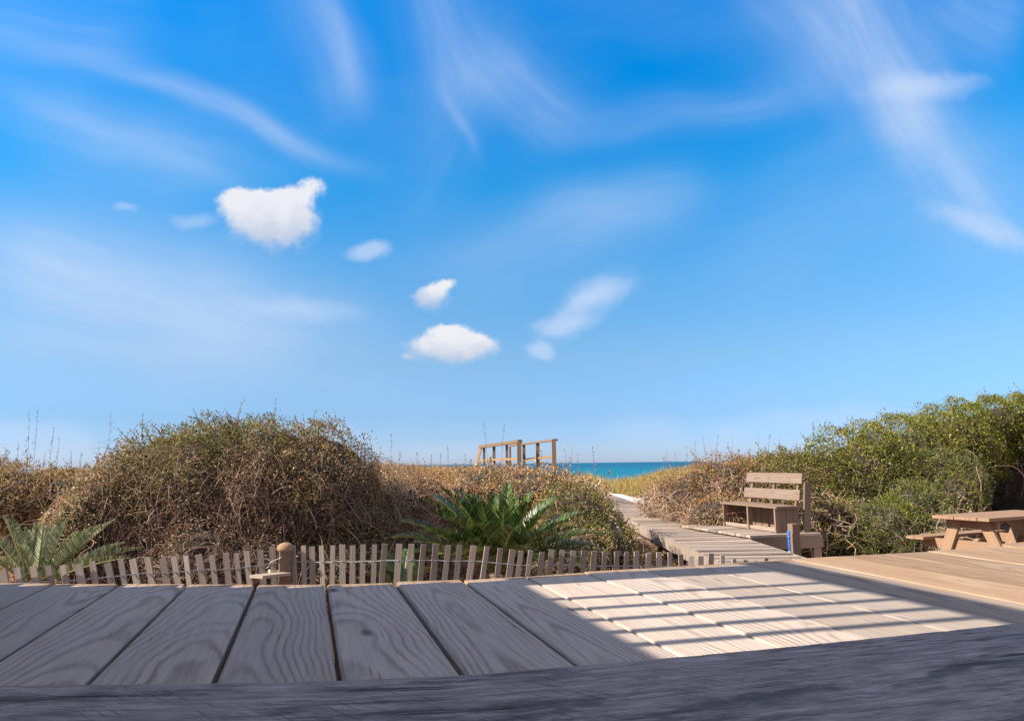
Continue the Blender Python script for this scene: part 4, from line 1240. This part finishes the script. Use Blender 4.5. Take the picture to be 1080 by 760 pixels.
# ------------------------------------------------------------------ dune cover that nobody could count
def scatter(name, label, regions, n, kind='scrub', cols=None, wts=None, h=(0.1, 0.4), leaf=(0.06, 0.02), mat=None):
    xs, ys = [], []
    for (x0, x1, y0, y1, wt, fn) in regions:
        k = int(n * wt)
        x = RNG.uniform(x0, x1, k); y = RNG.uniform(y0, y1, k)
        ok = fn(x, y, x - walk_x(y))
        xs.append(x[ok]); ys.append(y[ok])
    x = np.concatenate(xs); y = np.concatenate(ys)
    dn = np.sin(x * 1.9 + 1) * np.sin(y * 1.5 + 2) + 0.6 * np.sin(x * 4.3 + y * 2.2)
    z = terrain(x, y)
    n = len(x)
    if kind == 'scrub':
        top = h[0] + (h[1] - h[0]) * (0.5 + 0.33 * dn)
        hh = np.clip(top, 0.03, 9) * RNG.random(n) ** 0.55
        P = np.stack([x, y, z + hh], 1)
        Vv, F = leaf_arrays(P, unit(RNG.normal(size=(n, 3)) + [0, 0, 0.6]), unit(RNG.normal(size=(n, 3)) + [-0.2, -0.3, 0.6]), leaf[0] * RNG.uniform(0.5, 1.4, n), leaf[1] * RNG.uniform(0.5, 1.4, n))
        tint = pick(cols, wts, n, 0.22)
    else:
        L = RNG.uniform(h[0], h[1], n) * np.clip(0.8 + 0.3 * dn, 0.3, 1.5)
        az = RNG.uniform(0, 6.28, n); ln = RNG.uniform(0.1, 0.7, n)
        d0 = unit(np.stack([np.cos(az) * ln * 0.5, np.sin(az) * ln * 0.5, np.ones(n)], 1))
        d1 = unit(np.stack([np.cos(az) * ln * 1.8 + 0.25, np.sin(az) * ln * 1.8, np.ones(n)], 1))
        B = np.stack([x, y, z - 0.02], 1); Mx = B + d0 * (L * 0.55)[:, None]; T = Mx + d1 * (L * 0.5)[:, None]
        S = unit(np.stack([np.sin(az + 0.8), np.cos(az + 0.8), np.zeros(n)], 1)) * (leaf[1] * RNG.uniform(0.6, 1.3, n))[:, None]
        Vv = np.stack([B - S, B + S, Mx + S * 0.7, Mx - S * 0.7, T + S * 0.12, T - S * 0.12], 1).reshape(-1, 3)
        i = np.arange(n)[:, None] * 6
        F = np.concatenate([i + [0, 1, 2, 3], i + [3, 2, 4, 5]], 1).reshape(-1, 4)
        tint = np.repeat(pick(cols, wts, n, 0.2), 2, axis=0)
    o = mesh_obj(name, Vv, F, mat or M_dry, tint=tint)
    tag(o, label, 'ground cover', kind='stuff')
    return o
Lf = lambda x, y, s: (s < -0.75) & ((y > 11) | (s < -1.0))
Rt = lambda x, y, s: s > 0.8
no_sand_L = lambda x, y, s: (s < -0.72) & ~((s > -1.35) & (y > 15.5) & (y < 22)) & ((y - 9) > -s * 0.0)
no_sand_R = lambda x, y, s: (s > 0.75) & ~((s < 2.2) & (y > 15.5) & (y < 33)) & ((y > 13.5) | (s > 5))
scatter('dune_scrub', 'low reddish brown scrub covering the dune slope left of the boardwalk',
        [(-13, 4, 11, 27, 0.8, no_sand_L), (-25, 4, 24, 48, 0.2, Lf)], 150000, 'scrub', [BRN, TAN, RED, PALE, OL, GOLD], [3.6, 3.2, 1.2, 0.8, 1.2, 0.6], (0.12, 0.42), (0.085, 0.026))
scatter('dune_grass', 'tan grass blades standing through the scrub on the left dune',
        [(-13, 4, 12, 27, 0.75, no_sand_L), (-25, 4, 24, 48, 0.25, Lf)], 30000, 'grass', [TAN, GOLD, PALE, OL, BRN], [3.2, 2, 1.4, 1.2, 2], (0.25, 0.62), (0, 0.0055))
scatter('golden_grass', 'golden dune grass right of the boardwalk near the sea',
        [(2, 14, 18, 46, 1.0, no_sand_R)], 60000, 'grass', [GOLD, (0.40, 0.33, 0.12), YG, TAN, PALE], [3.2, 2.4, 2.0, 1.6, 1.0], (0.25, 0.65), (0, 0.008))
scatter('right_scrub', 'dry brown leafy scrub on the right hand dune',
        [(2, 20, 16.5, 45, 1.0, no_sand_R)], 90000, 'scrub', [TAN, BRN, OL, GOLD, RED, YG], [3, 2.4, 2, 1.6, 0.6, 1.2], (0.06, 0.30), (0.09, 0.028))
scatter('leaf_litter', 'fallen orange brown leaves on the sand behind the fence',
        [(-12, 2.2, 6.2, 12, 0.7, lambda x, y, s: s < -0.8), (3.8, 12, 11.0, 14.5, 0.3, lambda x, y, s: (s > 0.9) & ((y > 12.9) | (s > 4.3)))], 42000, 'scrub',
        [(0.42, 0.20, 0.09), BRN, TAN, (0.5, 0.28, 0.14), (0.14, 0.08, 0.05)], [3, 2.4, 2.4, 1.4, 2], (0.005, 0.05), (0.07, 0.035))
scatter('sand_weeds', 'small green weeds and grass tufts at the boardwalk edge',
        [(2, 9, 9.5, 24, 1.0, lambda x, y, s: (abs(s) > 0.62) & (abs(s) < 1.8) & (np.sin(x * 7) * np.sin(y * 2.3) > 0.35))], 16000, 'grass', [YG, MG, TAN, OL], [2, 2, 2, 1], (0.06, 0.2), (0, 0.005))

# ------------------------------------------------------------------ cycads
def frond(base, tip, arch, wmax, ntint, parent, org, nl=56, vee=0.5, curl=0.0, lwid=0.0056):
    base = np.array(base); tip = np.array(tip)
    ctrl = (base * 0.45 + tip * 0.55) + np.array([0, 0, arch])
    ts = np.linspace(0, 1, 15)[:, None]
    path = (1 - ts) ** 2 * base + 2 * ts * (1 - ts) * ctrl + ts ** 2 * tip
    rv_, rf_, _ = tube_arrays(path[None], np.linspace(0.011, 0.003, 15)[None], 5)
    tt = np.repeat(np.linspace(0.10, 0.99, nl), 2); sd = np.tile([1, -1], nl)
    tt = np.clip(tt + RNG.normal(0, 0.006, len(tt)), 0.05, 1)
    t = tt[:, None]
    P = (1 - t) ** 2 * base + 2 * t * (1 - t) * ctrl + t ** 2 * tip
    T = unit(2 * (1 - t) * (ctrl - base) + 2 * t * (tip - ctrl))
    up = np.array([0, 0, 1.0]); S = unit(np.cross(T, up) + 1e-6); N = unit(np.cross(S, T))
    lw = wmax * np.sin(np.pi * np.clip(tt * 0.82 + 0.16, 0, 1)) ** 0.7
    fwd = 0.62 + 0.85 * tt ** 2
    D = unit(S * sd[:, None] + N * (vee - curl * tt)[:, None] + T * fwd[:, None] + RNG.normal(0, 0.09, P.shape))
    # leaflet: slim three-segment blade bending slightly down
    n = len(P)
    Wd = unit(np.cross(D, N)) * (lwid * (1 - 0.3 * tt))[:, None]
    Mp = P + D * (lw * 0.55)[:, None]; Tp = Mp + unit(D - N * 0.25 + T * 0.15) * (lw * 0.45)[:, None]
    Vv = np.stack([P - Wd, P + Wd, Mp + Wd, Mp - Wd, Tp + Wd * 0.1, Tp - Wd * 0.1], 1).reshape(-1, 3)
    i = np.arange(n)[:, None] * 6
    F = np.concatenate([i + [0, 1, 2, 3], i + [3, 2, 4, 5]], 1).reshape(-1, 4) + len(rv_)
    tint = np.concatenate([np.tile([[0.20, 0.20, 0.06]], (len(rf_), 1)), np.repeat(pick(ntint, [1] * len(ntint), n, 0.15), 2, axis=0)])
    return mesh_obj('frond', np.concatenate([rv_, Vv]) - org, np.concatenate([rf_, F]), M_frond, parent, tint=tint)
def cycad(label, bpx, Y, tips, cols, wmax=0.15, vee=0.5, arch=0.22, trunk_r=0.11, lwid=0.0056, extra=8, el=(0.1, 0.6), Ls=(0.6, 0.9)):
    b = at(*bpx, Y)
    gz = float(terrain(b.x, b.y))
    root = thing('cycad', label, 'cycad', (b.x, b.y, gz))
    org = np.array([b.x, b.y, gz])
    H = b.z - gz
    prof = [(trunk_r * 1.1, -0.05)]
    z = 0.0
    while z < H:
        prof += [(trunk_r * random.uniform(0.95, 1.08), z), (trunk_r * 0.85, z + 0.025)]
        z += 0.05
    prof += [(trunk_r * 0.7, H), (0.02, H + 0.05)]
    o = lathe_obj('trunk', prof, M_rail, root, n=14)
    for (tx, ty, dY, *r) in tips:
        t = at(tx, ty, Y + dY)
        d = (t - b); hd = Vector((d.x, d.y, 0)).normalized()
        bs = b + hd * 0.05
        frond(bs, t, (r[0] if r else arch) * 0.6 * d.length, wmax * (r[1] if len(r) > 1 else 1) * random.uniform(0.9, 1.1), cols, root, org, vee=vee, lwid=lwid)
    for k in range(extra):
        az = random.uniform(0.1, 2.9) if k % 2 else random.uniform(0, 6.28)
        e = random.uniform(*el); L = random.uniform(*Ls)
        t = b + Vector((math.cos(az) * math.cos(e), math.sin(az) * math.cos(e), math.sin(e))) * L
        frond(b, t, arch * L, wmax, cols, root, org, vee=vee, lwid=lwid)
    return root
CG = [(0.04, 0.085, 0.018), (0.085, 0.155, 0.028), (0.025, 0.05, 0.014), (0.15, 0.20, 0.045)]
cycad('large dark green cycad behind the pickets in the middle', (528, 604), 7.4,
      [(466, 515, -0.25, 0.3), (446, 526, -0.4, 0.28), (457, 523, 0.3, 0.3), (478, 516, 0.35, 0.22), (422, 549, -0.2, 0.25), (414, 567, -0.5, 0.3), (430, 584, -0.6, 0.3),
       (492, 522, -0.3, 0.2), (500, 522, 0.4, 0.15), (517, 519, 0.2, 0.1), (526, 521, -0.1, 0.1), (536, 509, 0.3, 0.1), (562, 519, 0.2, 0.15), (556, 531, -0.3, 0.2), (579, 533, -0.1, 0.2), (585, 525, 0.5, 0.2),
       (612, 541, 0.2, 0.28), (630, 562, -0.3, 0.3), (629, 576, 0.1, 0.35), (610, 556, -0.5, 0.3), (642, 585, 0.0, 0.35), (440, 560, -0.8, 0.3), (470, 548, -0.9, 0.35), (500, 555, -1.0, 0.4), (545, 560, -1.0, 0.4), (590, 566, -0.9, 0.4), (480, 590, -1.0, 0.4), (566, 590, -1.0, 0.45), (452, 538, -0.5, 0.25), (486, 530, -0.6, 0.2), (508, 530, -0.7, 0.15), (532, 532, -0.6, 0.12), (470, 532, 0.1, 0.25), (545, 524, 0.2, 0.12), (570, 545, -0.6, 0.22), (598, 548, 0.0, 0.25), (436, 572, -0.2, 0.3), (460, 566, -0.6, 0.3), (620, 592, -0.5, 0.3)],
      CG, wmax=0.165, vee=0.75, lwid=0.0078, extra=12)
CL = [(0.22, 0.28, 0.13), (0.34, 0.38, 0.20), (0.10, 0.15, 0.06), (0.46, 0.45, 0.28)]
cycad('pale green cycad with upright fronds at the left edge', (38, 616), 6.4,
      [(3, 543, 0.1, 0.06), (12, 544, -0.15, 0.05), (26, 556, 0.15, 0.03), (37, 550, 0.2, 0.02), (46, 552, -0.2, 0.03), (66, 546, 0.0, 0.04), (73, 545, -0.15, 0.05), (84, 560, 0.1, 0.08), (122, 547, 0.2, 0.07), (108, 553, -0.2, 0.08), (132, 572, 0.1, 0.10), (150, 578, -0.1, 0.14), (96, 556, 0.1, 0.06), (55, 556, 0.2, 0.03), (-14, 560, 0.1, 0.1), (-20, 585, -0.3, 0.15), (138, 588, -0.3, 0.12), (30, 560, 0.4, 0.1), (20, 575, -0.5, 0.2)],
      CL, wmax=0.085, vee=2.0, extra=2, Ls=(0.3, 0.4))
cycad('half hidden green cycad low behind pickets left of the dark one', (424, 622), 6.6,
      [(392, 592, -0.2, 0.3), (404, 583, 0.1, 0.3), (430, 580, 0.2, 0.2), (450, 590, -0.1, 0.3), (462, 600, -0.3, 0.3), (384, 604, -0.3, 0.3)],
      [(0.07, 0.13, 0.035), (0.12, 0.17, 0.06)], wmax=0.12, vee=0.5, extra=3, Ls=(0.3, 0.45))

# ------------------------------------------------------------------ sea oats: thin stalks over the skyline
def oat(x, ytop, D, bend, label, group, head=True):
    t = at(x, ytop, D)
    zb = float(terrain(t.x, t.y))
    H = t.z - zb
    b = Vector((t.x - bend * 0.25, t.y, zb))
    K = 10; pts = []
    for k in range(K):
        s = k / (K - 1)
        pts.append((b.x + (t.x - b.x) * s ** 2.2, b.y + 0.03 * math.sin(3 * s), b.z + H * s))
    pts = np.array(pts)
    org = np.array([b.x, b.y, zb])
    root = thing('sea_oat', label, 'grass stalk', tuple(org), group)
    v1, f1, _ = tube_arrays(pts[None] - org, (np.linspace(0.0055, 0.0022, K) * D / 18)[None], 4)
    mesh_obj('stalk', v1, f1, M_twig, root, tint=pick([(0.16, 0.13, 0.09)], [1], len(f1)))
    if head:
        n = 26
        s = RNG.uniform(0.6, 1.0, n)
        P = np.stack([b.x + (t.x - b.x) * s ** 2.2, np.full(n, b.y), b.z + H * s], 1) + RNG.normal(0, 0.008, (n, 3))
        v2, f2 = leaf_arrays(P, unit(RNG.normal(size=(n, 3)) * 0.6 + [0.1, 0, 1]), unit(RNG.normal(size=(n, 3))), RNG.uniform(0.03, 0.065, n), RNG.uniform(0.008, 0.016, n))
        mesh_obj('seed_head', v2 - org, f2, M_dry, root, tint=pick([BRN, TW2, TAN], [2, 2, 1], n))
oats = [
    ('thin seed stalk over the far left dune', 'sea oats over the far left dune', [(8, 478, 14, 0), (20, 466, 14, .3), (31, 432, 15, -.2), (40, 430, 15, .2), (57, 450, 16, .6), (63, 462, 16, .5), (75, 474, 18, -.2), (86, 478, 18, .3), (48, 476, 14, .5)]),
    ('thin seed stalk beside the big vine mound', 'sea oats beside the big mound', [(117, 437, 11, .3), (104, 470, 12, -.2), (413, 455, 14, .1), (385, 468, 13, .3)]),
    ('thin seed stalk left of the lookout railing', 'sea oats left of the lookout', [(422, 476, 18, .2), (440, 478, 18, .1), (465, 477, 19, .2), (472, 470, 20, -.2), (455, 480, 19, 0), (491, 480, 19, .1), (510, 446, 17, -.8), (532, 448, 17, .8), (401, 470, 16, .5)]),
    ('dark seed stalk against the sea', 'sea oats against the sea', [(595, 471, 15, -.7), (603, 473, 15, .1), (609, 477, 15, .1), (625, 472, 13, -.5), (590, 487, 15, -.2), (600, 492, 15, .3)]),
    ('dark seed stalk above the tangled shrub', 'sea oats over the right dune', [(700, 482, 19, .2), (703, 476, 19, .1), (712, 478, 19, -.4), (724, 470, 18, .1), (733, 464, 18, .4), (735, 478, 18, .2), (741, 462, 18, -1.2), (757, 460, 18, .9), (751, 474, 18, .1), (768, 470, 18, .4), (800, 462, 18, .6), (812, 458, 19, 1.0), (790, 472, 18, -.1), (822, 462, 19, .2), (777, 476, 17, .2)]),
    ('thin seed stalk above the green thicket', 'sea oats over the thicket', [(862, 452, 19, .2), (893, 440, 19, .2), (951, 432, 18, .3)]),
]
ORD = ['leftmost', 'second from left', 'third from left', 'fourth from left', 'fifth from left', 'sixth from left', 'seventh from left', 'eighth from left', 'ninth from left',
       'tenth from left', 'eleventh from left', 'twelfth from left', 'thirteenth from left', 'fourteenth from left', 'rightmost']
for lab, grp, lst in oats:
    for k_, (x, yt, D, bd) in enumerate(sorted(lst)):
        oat(x, yt, D, bd * 0.5, lab + ', ' + ('rightmost' if k_ == len(lst) - 1 else ORD[k_]) + ' of them', grp, head=True)
